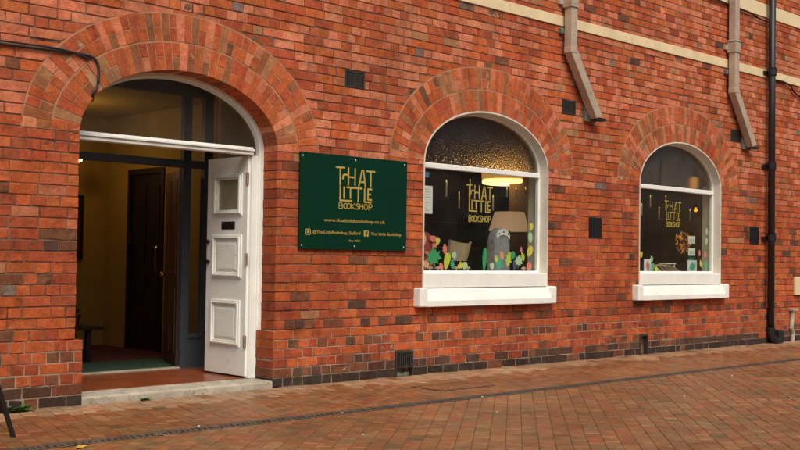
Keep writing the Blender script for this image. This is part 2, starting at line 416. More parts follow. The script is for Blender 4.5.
wall = MB()
J = .0045
ncourse = int(WZ / CH)
for i in range(ncourse):
    z0, z1 = i * CH + J, (i + 1) * CH - J
    plinth = i < 6
    yf = -.045 if plinth else 0
    if i == 0: pal, hdr = P_BASE, False
    elif i == 1: pal, hdr = P_PLINTH_DARK, False
    elif i == 2: pal, hdr = P_BURNT, True
    elif i == 3: pal, hdr = [(50, ORANGE), (30, RED), (20, DEEP)], False
    elif i == 4: pal, hdr = P_BURNT, True
    elif i == 5: pal, hdr = [(60, ORANGE), (30, RED), (6, DEEP)], False
    elif i == 6: pal, hdr = P_BURNT, True
    else:
        hdr = (i % 4 == 2)
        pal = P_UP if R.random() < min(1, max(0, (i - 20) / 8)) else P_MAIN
    unit = BL / 2 if hdr else BL
    ph = (R.choice((0, .5)) * BL if not hdr else BL * .25) + (i % 2) * BL * (.5 if not hdr else 0) + R.uniform(-.012, .012)
    ba, bb = R.uniform(0, 6), R.uniform(.25, .6)
    for (xab, xat, xbb, xbt, jl, jr) in intervals(i * CH, (i + 1) * CH, plinth):
        lo, hi = max(xab, xat), min(xbb, xbt)
        xs = []
        k = math.floor((lo - ph) / unit)
        x = ph + k * unit
        while x < hi - .05:
            if x > lo + .05: xs.append(x + R.uniform(-.004, .004))
            if not hdr and R.random() < .16 and x + unit / 2 > lo + .05 and x + unit / 2 < hi - .05: xs.append(x + unit / 2)
            x += unit
        xs = [None] + xs + [None]
        for a, b in zip(xs[:-1], xs[1:]):
            g = .0042
            p = [(xab + .003 if a is None else a + g), (xbb - .003 if b is None else b - g), (xbt - .003 if b is None else b - g), (xat + .003 if a is None else a + g)]
            if a is None and jl: p[0] = p[3] = xab
            if b is None and jr: p[1] = p[2] = xbb
            jit = lambda: R.uniform(-.0030, .0030)
            q = [(p[0] + jit(), z0 + jit()), (p[1] + jit(), z0 + jit()), (p[2] + jit(), z1 + jit()), (p[3] + jit(), z1 + jit())]
            xm = (p[0] + p[1]) / 2
            pl = pal
            # patches of burnt headers wander along some courses
            if pal in (P_MAIN, P_UP) and i < 26 and sin(xm * bb * 3 + ba) > .9: pl = P_BURNT
            deep = (a is None and jl) or (b is None and jr)
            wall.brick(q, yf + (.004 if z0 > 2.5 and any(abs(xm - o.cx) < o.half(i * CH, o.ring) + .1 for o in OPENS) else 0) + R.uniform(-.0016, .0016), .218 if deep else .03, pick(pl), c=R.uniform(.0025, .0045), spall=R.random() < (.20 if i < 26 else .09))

# mortar body (set back), with the three openings cut out of it
def slab(mb, yfront, yback, off, mi, zlo, zhi, x0, x1):
    def quad(poly):
        mb.add([(x, yfront, z) for x, z in poly], [tuple(range(len(poly)))], mi)
        mb.add([(x, yback, z) for x, z in poly], [tuple(range(len(poly) - 1, -1, -1))], mi)
    def side(p, q):
        mb.add([(p[0], yfront, p[1]), (q[0], yfront, q[1]), (q[0], yback, q[1]), (p[0], yback, p[1])], [(0, 1, 2, 3)], mi)
    x = x0
    for o in OPENS:
        l, r = o.cx - o.a - off, o.cx + o.a + off
        quad([(x, zlo), (l, zlo), (l, zhi), (x, zhi)])
        zb = max(o.z0, zlo)
        if zb > zlo: quad([(l, zlo), (r, zlo), (r, zb), (l, zb)]); side((l, zb), (r, zb))
        N = 40
        pts = [o.pt(pi - pi * k / N, off) for k in range(N + 1)]
        quad([(l, o.zc), (pts[0]), (pts[0][0], zhi), (l, zhi)]) if abs(pts[0][0] - l) > 1e-6 else None
        for p, q in zip(pts[:-1], pts[1:]):
            quad([p, q, (q[0], zhi), (p[0], zhi)]); side(q, p)
        side((l, o.zc), (l, zb)); side((r, zb), (r, o.zc))
        x = r
    quad([(x, zlo), (x1, zlo), (x1, zhi), (x, zhi)])
slab(wall, .0065, .30, .006, 1, 0, WZ, WX0, WX1)
# plinth core, standing out with the plinth bricks
for a, b in ((WX0, 4.203 + .039), (6.167 - .039, 7.66), (7.905, 11.97), (12.15, WX1)):
    wall.box(a, b, -.0400, .2, -.1, PL - .006, 2)
for a, b in ((7.66, 7.905), (11.97, 12.15)): wall.box(a, b, -.0375, .2, 3 * CH - .002, PL - .007, 2)
wall.build('brick_wall', ['brick', 'mortar', 'pale_mortar'], building)

def voussoirs(o, r0, r1, deep, col):
    mb = col
    om = (r0 + r1) / 2; N = 600
    ts = [pi * k / N for k in range(N + 1)]; L = [0]
    for k in range(N):
        p, q = o.pt(ts[k], om), o.pt(ts[k + 1], om); L.append(L[-1] + hypot(p[0] - q[0], p[1] - q[1]))
    def t_at(s):
        lo = 0
        for k in range(N):
            if L[k + 1] >= s: return ts[k] + (ts[k + 1] - ts[k]) * (s - L[k]) / (L[k + 1] - L[k])
        return pi
    n = round(L[-1] / .0755)
    for i in range(n):
        s0, s1 = L[-1] * i / n + .0026, L[-1] * (i + 1) / n - .0026
        t0, t1 = t_at(s0 + R.uniform(-.0015, .0015)), t_at(s1 + R.uniform(-.0015, .0015))
        a, b = r0 + (.0 if r0 == 0 else .004), r1 - .004
        split = (i % 2 == 0) if R.random() < .85 else (i % 2 == 1)
        segs = [(a, b)] if not split else [(a, (a + b) / 2 - .003), ((a + b) / 2 + .003, b)]
        for u, v in segs:
            q = [o.pt(t0, u), o.pt(t0, v), o.pt(t1, v), o.pt(t1, u)]
            mb.brick(q, -.003 + R.uniform(-.0015, .0015), deep, pick(P_ARCH), c=R.uniform(.0022, .004), spall=R.random() < .12)
for o in OPENS:
    mb = MB()
    voussoirs(o, 0, .238, .218 if o is DOOR else .03, mb)
    voussoirs(o, .242, .482, .03, mb)
    N = 48
    for k in range(N):          # pale jointing behind the voussoirs
        t0, t1 = pi * k / N, pi * (k + 1) / N
        q = [o.pt(t0, .004), o.pt(t0, .489), o.pt(t1, .489), o.pt(t1, .004)]
        mb.add([(x, .0005, z) for x, z in q], [(0, 1, 2, 3)], 1)
        a, b = o.pt(t0, .489), o.pt(t1, .489)
        mb.add([(a[0], .0005, a[1]), (a[0], .02, a[1]), (b[0], .02, b[1]), (b[0], .0005, b[1])], [(0, 1, 2, 3)], 1)
        a, b = o.pt(t0, .004), o.pt(t1, .004)
        mb.add([(b[0], .0005, b[1]), (b[0], .22, b[1]), (a[0], .22, a[1]), (a[0], .0005, a[1])], [(0, 1, 2, 3)], 1)
    mb.build('arch', ['brick', 'arch_mortar'], building)

# cream painted bands
for z0, z1 in ((3.955, 4.078), (4.865, 5.065)):
    mb = MB()
    x = WX0
    while x < WX1 - .1:
        w = R.uniform(1.1, 1.6); e = min(WX1, x + w)
        mb.box(x + .001, e - .001, -.016 + R.uniform(-.001, .001), .03, z0, z1, bev=.004); x = e
    mb.build('stone_band', 'cream', building)

# rest of the building mass
mb = MB()
mb.box(WX0, WX0 + .3, .301, 8, 0, WZ - .1); mb.box(WX1 - .3, WX1, .301, 8, 0, WZ - .1); mb.box(WX0, WX1, 8, 8.3, 0, WZ - .1)
mb.build('outer_wall', 'mortar', building)
mb = MB(); mb.box(WX0 - .1, WX1 + .1, -.06, 8.4, WZ + .001, WZ + .12); mb.build('roof', 'slate', building)

# air bricks and vents
def vent(x0, x1, z0, z1, style):
    mb = MB()
    mb.box(x0 + .004, x1 - .004, .012, .06, z0 + .004, z1 - .004, 1)
    f = .018; y = -.004
    mb.box(x0 + .004, x0 + f, y, .02, z0 + .004, z1 - .004); mb.box(x1 - f, x1 - .004, y, .02, z0 + .004, z1 - .004)
    mb.box(x0 + f, x1 - f, y + .0004, .02, z0 + .004, z0 + f); mb.box(x0 + f, x1 - f, y + .0004, .02, z1 - f, z1 - .004)
    if style == 'grid':
        nx, nz = 9, max(5, round((z1 - z0) / .025))
        for k in range(1, nx):
            x = x0 + f + (x1 - x0 - 2 * f) * k / nx; mb.box(x - .004, x + .004, y + .002, .02, z0 + f, z1 - f)
        for k in range(1, nz):
            z = z0 + f + (z1 - z0 - 2 * f) * k / nz; mb.box(x0 + f, x1 - f, y + .003, .0195, z - .004, z + .004)
    elif style == 'louvre':
        n = 9
        for k in range(n):
            z = z0 + f + (z1 - z0 - 2 * f) * (k + .5) / n
            mb.obox((x0 + f, y + .002, z - .008), (x1 - x0 - 2 * f, 0, 0), (0, .018, .012), (0, 0, .006))
    elif style == 'plate':
        mb.box(x0 + f, x1 - f, y + .004, .015, z0 + f, z1 - f)
        n = 7
        for k in range(n):
            x = x0 + f + (x1 - x0 - 2 * f) * (k + .5) / n
            mb.box(x - .006, x + .006, y + .001, .014, z0 + f + .01, z1 - f - .01)
    o = mb.build('vent', ['vent' if style != 'plate' else 'black', 'hole'], building); return o
vent(*RECTS[0], 'grid'); vent(*RECTS[1], 'louvre'); vent(*RECTS[2], 'plate'); vent(*RECTS[3], 'louvre'); vent(*RECTS[4], 'plate')
def low_vent(x0, x1, z1, bars):
    mb = MB()
    mb.box(x0 + .002, x1 - .002, .05, .09, .0, z1, 1)
    y = -.052
    mb.box(x0 - .002, x0 + .016, y, .05, .0, z1 + .004, 0); mb.box(x1 - .016, x1 + .002, y, .05, .0, z1 + .004, 0); mb.box(x0 + .016, x1 - .016, y + .001, .05, z1 - .016, z1 + .004, 0)
    if bars:
        mb.box(x0 + .018, x1 - .018, y + .002, -.02, .085, .105, 0)
        for k in range(7):
            x = x0 + .018 + (x1 - x0 - .036) * (k + .5) / 7; mb.box(x - .007, x + .007, y + .004, -.03, .105, z1 - .018, 0)
        for k in range(5):
            x = x0 + .04 + k * .035; mb.box(x, x + R.uniform(.02, .05), -.03, R.uniform(0, .02), .0, R.uniform(.012, .04), 2)
    mb.build('vent', ['iron', 'hole', 'pipe_dirty'], building)
low_vent(7.66, 7.905, 3 * CH - .006, True); low_vent(11.97, 12.15, 3 * CH - .006, False)

# ------------------------------------------------------------------ windows
def window(o, dirt):
    w = MB()
    z0 = 1.045
    N = 40
    def path(off): return [(o.cx + o.a - off, .886)] + [o.pt(pi * k / N, -off) for k in range(N + 1)] + [(o.cx - o.a + off, .886)]
    A, B = path(-.004), path(.012)
    yf, yb = -.0065, .165
    for k in range(len(A) - 1):
        a0, a1, b0, b1 = A[k], A[k + 1], B[k], B[k + 1]
        w.add([(a0[0], yf, a0[1]), (a1[0], yf, a1[1]), (b1[0], yf, b1[1]), (b0[0], yf, b0[1])], [(0, 1, 2, 3)])
        w.add([(b0[0], yf, b0[1]), (b1[0], yf, b1[1]), (b1[0], yb, b1[1]), (b0[0], yb, b0[1])], [(0, 1, 2, 3)])
        w.add([(a0[0], yf, a0[1]), (a0[0], .012, a0[1]), (a1[0], .012, a1[1]), (a1[0], yf, a1[1])], [(0, 1, 2, 3)])
    wo = w.build('window', 'reveal', building)
    f = MB()
    # frame against the reveal
    A, B = path(.0125), path(.042)
    yf, yb = .105, .150
    for k in range(len(A) - 1):
        a0, a1, b0, b1 = A[k], A[k + 1], B[k], B[k + 1]
        f.add([(a0[0], yf, a0[1]), (a1[0], yf, a1[1]), (b1[0], yf, b1[1]), (b0[0], yf, b0[1])], [(0, 1, 2, 3)])
        f.add([(b0[0], yf, b0[1]), (b1[0], yf, b1[1]), (b1[0], yb, b1[1]), (b0[0], yb, b0[1])], [(0, 1, 2, 3)])
        f.add([(a0[0], yb, a0[1]), (b0[0], yb, b0[1]), (b1[0], yb, b1[1]), (a1[0], yb, a1[1])], [(0, 1, 2, 3)])
    f.build('frame', 'white', wo)
    t = MB(); t.box(o.cx - o.a + .042, o.cx + o.a - .042, .088, .150, 2.142, 2.198, bev=.006)
    t.build('transom', 'white', wo)
    r = MB(); r.box(o.cx - o.a + .042, o.cx + o.a - .042, .1, .150, 1.03, 1.062, bev=.004); r.build('bottom_rail', 'white', wo)
    g = MB(); g.box(o.cx - o.a + .035, o.cx + o.a - .035, .121, .1255, 1.05, 2.15); g.build('pane', 'glass', wo)
    g = MB()
    pts = [p for p in (o.pt(pi * k / N, -.036) for k in range(N + 1)) if p[1] > 2.19]
    g.prism([(o.cx - o.a + .036, 2.19), (o.cx + o.a - .036, 2.19)] + pts, .121, .1255)
    g.build('fanlight_pane', 'hammered' if o is WIN1 else 'obscured', wo)
    # upper sill block inside the opening, then stooled sill below
    s = MB(); s.box(o.cx - o.a + .0125, o.cx + o.a - .0125, -.012, .16, .8855, 1.036, bev=.006)
    s.build('sub_sill', 'white_sill', wo)
    s = MB()
    L, Rr = o.cx - 1.146, o.cx + 1.104
    s.box(L, L + .115, -.085, .03, .690, .888, bev=.008); s.box(Rr - .095, Rr, -.085, .03, .690, .888, bev=.008)
    pr = [(-.0845, .6905), (-.0845, .752), (-.030, .872), (.03, .882), (.03, .6905)]
    n = len(pr)
    s.add([(L + .11, y, z) for y, z in pr] + [(Rr - .09, y, z) for y, z in pr],
          [tuple(range(n)), tuple(range(2 * n - 1, n - 1, -1))] + [(i, i + n, (i + 1) % n + n, (i + 1) % n) for i in range(n)])
    bevel(s.build('sill', 'white_sill', wo), .006)
    return wo
win1 = window(WIN1, 0); win2 = window(WIN2, 1)

# logo strokes (grid units of a hand-drawn logo), turned to metres
def logo_lines(x0, z0, sx, sz):
    def m(u, v): v = v - (u - 58) * .035; return (x0 + (u - 58) * sx, z0 - (v - 75) * sz)
    L = [[(58, 75), (143, 75)], [(101, 75), (101, 252)],
         [(181, 72), (181, 252)], [(247, 78), (247, 254)], [(247, 172), (190, 168), (165, 146), (145, 143), (129, 155), (127, 190)],
         [(283, 262), (315, 95), (329, 96), (352, 264)], [(293, 212), (343, 214)],
         [(360, 99), (448, 104)], [(405, 102), (405, 266)],
         [(103, 262), (103, 404), (216, 408)], [(141, 264), (141, 386)],
         [(165, 272), (322, 280)], [(203, 274), (203, 384)], [(281, 279), (281, 418)],
         [(344, 278), (344, 416), (411, 418)], [(416, 285), (378, 283), (378, 390), (416, 392)], [(378, 336), (408, 337)]]
    return [[m(u, v) for u, v in l] for l in L]
def bookshop_lines(x0, x1, z0, h):
    G = {'B': [[(0, 0), (0, 1), (.55, 1), (.75, .85), (.75, .65), (.55, .52), (0, .52)], [(.55, .52), (.85, .38), (.85, .15), (.6, 0), (0, 0)]],
         'O': [[(.5, 0), (.12, .2), (0, .5), (.12, .8), (.5, 1), (.88, .8), (1, .5), (.88, .2), (.5, 0)]],
         'K': [[(0, 0), (0, 1)], [(.85, 1), (.05, .45), (.9, 0)]],
         'S': [[(.8, .85), (.5, 1), (.15, .88), (.1, .68), (.7, .38), (.75, .15), (.4, 0), (.05, .14)]],
         'H': [[(0, 0), (0, 1)], [(.8, 0), (.8, 1)], [(0, .55), (.8, .55)]],
         'P': [[(0, 0), (0, 1), (.55, 1), (.8, .85), (.8, .62), (.55, .46), (0, .46)]]}
    adv = {'B': 1.1, 'O': 1.05, 'K': 1.1, 'S': 1.0, 'H': 1.1, 'P': .85}
    wd = [('B', 1.1), ('O', .82), ('O', 1.18), ('K', 1.1), ('S', 1.02), ('H', 1.08), ('O', 1.25), ('P', .85)]
    tot = sum(a for _, a in wd); k = (x1 - x0) / tot; x = x0; out = []
    for ch, a in wd:
        for l in G[ch]: out.append([(x + u * k, z0 + v * h) for u, v in l])
        x += a * k
    return out
for wo, X, Z, sx, sz, bz in ((win1, 8.862, 2.0, .00112, .00086, 1.60), (win2, 12.79, 2.005, .00107, .00076, 1.66)):
    mb = MB()
    strokes(mb, logo_lines(X, Z, sx, sz), .0150 if wo is win1 else .0105, .1275, .1285)
    strokes(mb, bookshop_lines(X + 40 * sx, X + 365 * sx, bz, .068), .009, .1275, .1285)
    mb.build('lettering', 'yellowgold', wo)

# ------------------------------------------------------------------ doorway
fr = MB()
N = 40; o = DOOR
for x0, x1 in ((o.cx - o.a + .0425, o.cx - o.a + .112), (o.cx + o.a - .112, o.cx + o.a - .0425)): fr.box(x0, x1, .236, .295, .065, 2.117, bev=.004)
def dpath(off): return [(o.cx + o.a - off, .065)] + [o.pt(pi * k / N, -off) for k in range(N + 1)] + [(o.cx - o.a + off, .065)]
for o0, o1, yf, yb in ((-.004, .024, .205, .275), (.0245, .042, .220, .275)):
    A, B = dpath(o0), dpath(o1)
    for k in range(len(A) - 1):
        a0, a1, b0, b1 = A[k], A[k + 1], B[k], B[k + 1]
        fr.add([(a0[0], yf, a0[1]), (a1[0], yf, a1[1]), (b1[0], yf, b1[1]), (b0[0], yf, b0[1])], [(0, 1, 2, 3)])
        fr.add([(b0[0], yf, b0[1]), (b1[0], yf, b1[1]), (b1[0], yb, b1[1]), (b0[0], yb, b0[1])], [(0, 1, 2, 3)])
        fr.add([(b0[0], yb, b0[1]), (b1[0], yb, b1[1]), (a1[0], yb, a1[1]), (a0[0], yb, a0[1])], [(0, 1, 2, 3)])
fro = fr.build('door_frame', 'white', building)
t = MB(); t.box(4.3, 6.06, .215, .30, 2.118, 2.150, bev=.005); t.box(4.3, 6.06, .198, .235, 2.1505, 2.172, bev=.004); t.box(4.3, 6.06, .226, .29, 2.1725, 2.19, bev=.003)
t.build('transom', 'white', fro)
g = MB(); pts = [p for p in (o.pt(pi * k / N, -.046) for k in range(N + 1)) if p[1] > 2.18]
g.prism([(o.cx - o.a + .046, 2.18), (o.cx + o.a - .046, 2.18)] + pts, .262, .2665); g.build('fanlight_pane', 'grey_sheen', fro)

# white leaf folded back into the porch, seen on its outer face (x = 6.03)
dl = MB()
Y0, Y1, Z0, Z1, XF = .262, .905, .085, 2.112, 6.030
st = [(.345, .785)]
# build the leaf as slab with an opening for the glazed top light
XB = XF + .048
dl.box(XF, XB, Y0, Y1, Z0, 1.60); dl.box(XF, XB, Y0, Y1, 1.925, Z1); dl.box(XF, XB, Y0, .37, 1.6001, 1.9249); dl.box(XF, XB, .735, Y1, 1.6001, 1.9249)
door = dl.build('door', 'white', building, label='white panelled door leaf folded open into the porch')
def bolection(y0, y1, z0, z1, field):
    mb = MB()
    for (i, d) in ((0, .012), (.018, .026), (.036, .014)):
        w = .018
        X = XF - d; a, b, c, e = y0 + i, y1 - i, z0 + i, z1 - i
        mb.box(X, XF + .004, a, a + w - .001, c, e, bev=.003); mb.box(X, XF + .004, b - w + .001, b, c, e, bev=.003)
        mb.box(X + .0005, XF + .004, a + w, b - w, c, c + w - .001, bev=.003); mb.box(X + .0005, XF + .004, a + w, b - w, e - w + .001, e, bev=.003)
    if field:
        a, b, c, e = y0 + .054, y1 - .054, z0 + .054, z1 - .054
        q = .035
        mb.add([(XF - .001, a, c), (XF - .001, b, c), (XF - .001, b, e), (XF - .001, a, e), (XF - .013, a + q, c + q), (XF - .013, b - q, c + q), (XF - .013, b - q, e - q), (XF - .013, a + q, e - q)],
               [(4, 7, 6, 5), (0, 4, 5, 1), (1, 5, 6, 2), (2, 6, 7, 3), (3, 7, 4, 0)])
    return mb.build('panel_moulding', 'white', door)
bolection(.34, .79, 1.565, 1.955, False); bolection(.335, .80, .98, 1.385, True); bolection(.345, .81, .345, .775, True)
g = MB(); g.box(XF + .015, XF + .021, .36, .745, 1.59, 1.935); g.build('pane', 'frost', door)
g = MB(); g.box(XF - .006, XF + .002, .45, .66, 1.435, 1.51, bev=.003); g.box(XF - .010, XF - .003, .465, .645, 1.45, 1.497, bev=.002); g.build('letterbox', 'darkwood', door)
for z in (1.9, 1.157, .40):
    g = MB(); g.box(XF - .0035, XF + .002, .2445, .288, z - .055, z + .055); g.tube([(XF - .006, .262, z - .058), (XF - .006, .262, z + .058)], .007); g.build('hinge', 'rust', door)
for z in (1.32, 1.13):
    g = MB(); g.lathe((0, 0, 0), [(0, .03), (.018, .028), (.022, .018), (.012, .006), (.012, 0)], 12)
    g.v = [(XF - z_ , .86 + x, z + y) for x, y, z_ in g.v]; g.build('knob', 'darkwood', door)

# step and tiled floor
s = MB(); s.box(4.248, 6.20, -.040, .30, -.05, .062, bev=.012); so = s.build('doorstep', 'stone', building); bevel(so, .008)
f = MB()
y = .302
while y < 1.36:
    x = 4.12
    while x < 6.44:
        f.box(x + .001, x + .150, y + .001, min(y + .150, 1.362), .02, .0655 + R.uniform(-.0006, .0006)); x += .152
    y += .152
f.box(4.1, 6.46, .30, 1.365, .0, .0635)
f.build('porch_floor', 'tile', building)
# porch walls, ceiling
p = MB(); p.box(4.05, 4.11, .301, 1.36, .0, 3.0); p.box(6.45, 6.52, .301, 1.36, .0, 3.0); p.box(4.05, 6.52, .301, 1.36, 3.0, 3.06)
p.build('porch_lining', 'porch', building)

# inner screen, slate grey
YS0, YS1 = 1.365, 1.43
sc = MB()
for x0, x1 in ((4.06, 4.16), (6.05, 6.14), (6.295, 6.39)): sc.box(x0, x1, YS0, YS1, .06, 3.0, bev=.004)
sc.box(4.16, 6.05, YS0 + .003, YS1 - .003, 2.06, 2.135, bev=.004); sc.box(6.14, 6.295, YS0 + .003, YS1 - .003, 2.06, 2.135, bev=.004)
sc.box(4.16, 6.05, YS0 + .003, YS1 - .003, 2.78, 2.999, bev=.004); sc.box(6.14, 6.295, YS0 + .003, YS1 - .003, 2.78, 2.999, bev=.004)
sc.box(6.14, 6.295, YS0 + .008, YS1 - .008, .06, .40); sc.box(6.14, 6.295, YS0 - .006, YS0 + .01, .36, .40, bev=.003); sc.box(6.14, 6.295, YS0 - .004, YS0 + .01, .06, .15, bev=.003)
sc.box(6.391, 6.40, YS0 + .003, YS1 - .003, .06, 3.0)
scr = sc.build('porch_screen', 'greyframe', building)
g = MB(); g.box(6.14, 6.295, 1.395, 1.40, .40, 2.06); g.build('pane', 'glass', scr)
g = MB(); g.box(4.16, 6.05, 1.395, 1.40, 2.135, 2.78); g.box(6.14, 6.295, 1.395, 1.40, 2.135, 2.78); g.build('fanlight_pane', 'glass', scr)
g = MB(); g.box(4.16, 6.05, 1.36, 1.44, .06, .079, bev=.004); g.build('threshold', 'stone', scr)
# brown inner door swung into the hall
bd = MB(); hx, hy = 6.047, 1.44; dx, dy = .392, .92; nx, ny = .92, -.392
L = .80
bd.obox((hx, hy, .085), (dx * L, dy * L, 0), (nx * .042, ny * .042, 0), (0, 0, 1.96))
for z0, z1 in ((.2, .85), (1.0, 1.95)):
    for a, b in ((.1, .37), (.43, .70)):
        bd.obox((hx + dx * a - nx * .008, hy + dy * a - ny * .008, z0), (dx * (b - a), dy * (b - a), 0), (nx * .01, ny * .01, 0), (0, 0, z1 - z0))
bdo = bd.build('inner_door', 'brownwood', building)
g = MB(); q = (hx + dx * .74 - nx * .03, hy + dy * .74 - ny * .03); g.lathe((q[0], q[1], .98), [(0, -.03), (.024, -.015), (.028, 0), (.024, .015), (0, .03)], 14); g.build('knob', 'brass', bdo, smooth=True)

# hall
HX0, HX1, HY1, HZ = 4.06, 6.86, 4.35, 2.86
h = MB(); h.box(HX0 - .06, HX0, 1.43, HY1, .0, HZ); h.box(HX1, HX1 + .06, 1.43, 3.01, .0, HZ); h.box(HX1, HX1 + .06, 3.01, 3.79, 2.14, HZ); h.box(HX1, HX1 + .06, 3.79, HY1 + .06, 0, HZ)
h.box(HX0 - .06, HX1 - .001, HY1, HY1 + .06, 0, HZ); h.box(6.461, HX1, 1.366, 1.43, 0, HZ + .2)
h.box(HX0 - .06, HX1 + .06, 1.432, HY1 + .06, HZ, HZ + .06)
h.build('hall_wall', 'ochre', building)
h = MB(); h.box(HX0, HX1 + 1.0, 1.44, HY1, .0, .062); h.build('hall_floor', 'redcarpet', building)
# dark panelled side door of the hall standing ajar in its lining
h = MB(); h.box(HX1 - .02, HX1 + .07, 3.0, 3.06, .06, 2.20); h.box(HX1 - .02, HX1 + .07, 3.74, 3.80, .06, 2.20); h.box(HX1 - .021, HX1 + .07, 3.06, 3.74, 2.135, 2.201)
h.box(HX1 + .02, HX1 + .065, 3.061, 3.739, .07, 2.13)
for z0, z1 in ((.2, .95), (1.1, 2.0)):
    for a, b in ((3.13, 3.36), (3.44, 3.67)): h.box(HX1 + .008, HX1 + .022, a, b, z0, z1, bev=.004)
sd = h.build('side_door', 'darkwood', building)
g = MB(); g.tube([(HX1 - .02, 3.12, .98), (HX1 - .035, 3.12, 1.0), (HX1 - .035, 3.12, 1.26), (HX1 - .02, 3.12, 1.28)], .011); g.build('pull_handle', 'brass', sd)

# shop room behind the windows
r = MB(); SX0, SX1, SY1, SZ = 7.3, 15.3, 5.2, 3.2
r.box(SX0 - .06, SX0, .301, SY1, 0, SZ); r.box(SX1, SX1 + .06, .301, SY1, 0, SZ); r.box(SX0 - .06, SX1 + .06, SY1, SY1 + .06, 0, SZ)
r.box(SX0 - .06, SX1 + .06, .301, SY1 + .06, SZ, SZ + .06); r.box(SX0 - .06, SX1 + .06, .301, SY1 + .06, -.06, .0)
r.box(11.2, 11.26, .301, 1.5, 0, SZ)
r.build('shop_room', 'dark', building)
for o in (WIN1, WIN2):
    r = MB(); r.box(o.cx - o.a - .05, o.cx + o.a + .05, .165, .72, .985, 1.03, bev=.004); r.build('window_board', 'boards', building)
    r = MB(); r.box(o.cx + o.a + .001, o.cx + o.a + .04, .151, .29, 1.03, 2.78); r.build('window_lining', 'porch', building)

# ------------------------------------------------------------------ street
def clip(poly, n, d):          # keep n.p <= d
    out = []
    for i in range(len(poly)):
        p, q = poly[i], poly[(i + 1) % len(poly)]
        a, b = n[0] * p[0] + n[1] * p[1] - d, n[0] * q[0] + n[1] * q[1] - d
        if a <= 0: out.append(p)
        if (a < 0 < b) or (b < 0 < a):
            t = a / (a - b); out.append((p[0] + t * (q[0] - p[0]), p[1] + t * (q[1] - p[1])))
    return out
def paver(mb, poly, col):
    n = len(poly)
    if n < 3: return
    ar = abs(sum(poly[i][0] * poly[(i + 1) % n][1] - poly[(i + 1) % n][0] * poly[i][1] for i in range(n))) / 2
    if ar < 6e-4: return
    cx = sum(p[0] for p in poly) / n; cy = sum(p[1] for p in poly) / n
    z = R.uniform(-.0015, .0015); tx, ty = R.uniform(-.016, .016), R.uniform(-.016, .016)
    H = lambda p: z + (p[0] - cx) * tx + (p[1] - cy) * ty
    c = .0032
    inn = []
    for x, y in poly:
        d = hypot(cx - x, cy - y); k = min(.3, c * 1.3 / d); inn.append((x + (cx - x) * k, y + (cy - y) * k))
    vs = [(p[0], p[1], H(p)) for p in inn] + [(p[0], p[1], H(p) - .004) for p in poly] + [(p[0], p[1], -.02) for p in poly]
    fs = [tuple(range(n))]
    for i in range(n):
        j = (i + 1) % n
        fs += [(i, i + n, j + n, j), (i + n, i + 2 * n, j + 2 * n, j + n)]
    mb.add(vs, fs, 0, (col[0] * 1.02, col[1] * .97, col[2] * .92))
CH0, CH1 = -1.525, -1.675       # drainage channel edges
GP = [(40, (.29, .130, .055)), (24, (.30, .118, .050)), (16, (.26, .128, .06)), (10, (.235, .13, .064)), (8, (.31, .142, .066)), (2, (.19, .12, .065))]
GW = [(36, (.44, .27, .17)), (24, (.41, .24, .15)), (16, (.39, .25, .165)), (10, (.46, .29, .19))]
def lay(mb, ang, x0, x1, ylo, yhi, wd, ln, pal, stag=True, herring=False):
    ca, sa = cos(ang), sin(ang)
    cxm, cym = (x0 + x1) / 2, (ylo + yhi) / 2
    Rr = hypot(x1 - x0, yhi - ylo) / 2 + .5
    nu, nv = int(Rr / ln) + 2, int(Rr / wd) + 2
    for j in range(-nv, nv):
        off = (.5 if j % 2 else 0) * ln + R.uniform(-.006, .006)
        for i in range(-nu, nu):
            u, v = i * ln + off, j * wd
            q = [(u + .0022, v + .002), (u + ln - .0022, v + .002), (u + ln - .0022, v + wd - .002), (u + .0022, v + wd - .002)]
            q = [(cxm + a * ca - b * sa, cym + a * sa + b * ca) for a, b in q]
            if max(p[0] for p in q) < x0 or min(p[0] for p in q) > x1 or max(p[1] for p in q) < ylo or min(p[1] for p in q) > yhi: continue
            for n, d in (((0, 1), yhi), ((0, -1), -ylo), ((1, 0), x1), ((-1, 0), -x0)):
                q = clip(q, n, d)
                if len(q) < 3: break
            if len(q) < 3: continue
            cy = sum(p[1] for p in q) / len(q)
            near = pal is GP and cy > -.47 + .05 * sin(q[0][0] * 2.1) and R.random() < .93
            paver(mb, q, pick(GW if near else pal))
pv = MB()
lay(pv, radians(75), -2, 22, CH0 + .004, -.052, .108, .215, GP)
pv.add([(-2, CH0 + .004, -.0035), (22, CH0 + .004, -.0035), (22, .3, -.0035), (-2, .3, -.0035)], [(0, 1, 2, 3)], 1)
pv.build('pavement', ['paver', 'joint_sand'], org=(10, -.8, 0))['kind'] = 'structure'
pv = MB()
lay(pv, radians(40), -2, 20, -7.0, CH1 - .004, .108, .215, [(40, (.275, .135, .060)), (20, (.295, .122, .055)), (18, (.26, .135, .062)), (12, (.235, .135, .066)), (5, (.31, .142, .068)), (2, (.20, .125, .065))])
pv.add([(-2, -7.0, -.0035), (20, -7.0, -.0035), (20, CH1 - .004, -.0035), (-2, CH1 - .004, -.0035)], [(0, 1, 2, 3)], 1)
pv.build('street_paving', ['paver', 'joint_sand'], org=(10, -4, 0))['kind'] = 'structure'
gr = MB(); gr.add([(-900, -900, -.03), (900, -900, -.03), (900, 900, -.03), (-900, 900, -.03)], [(0, 1, 2, 3)])
gr.build('ground', 'joint_sand')['kind'] = 'structure'

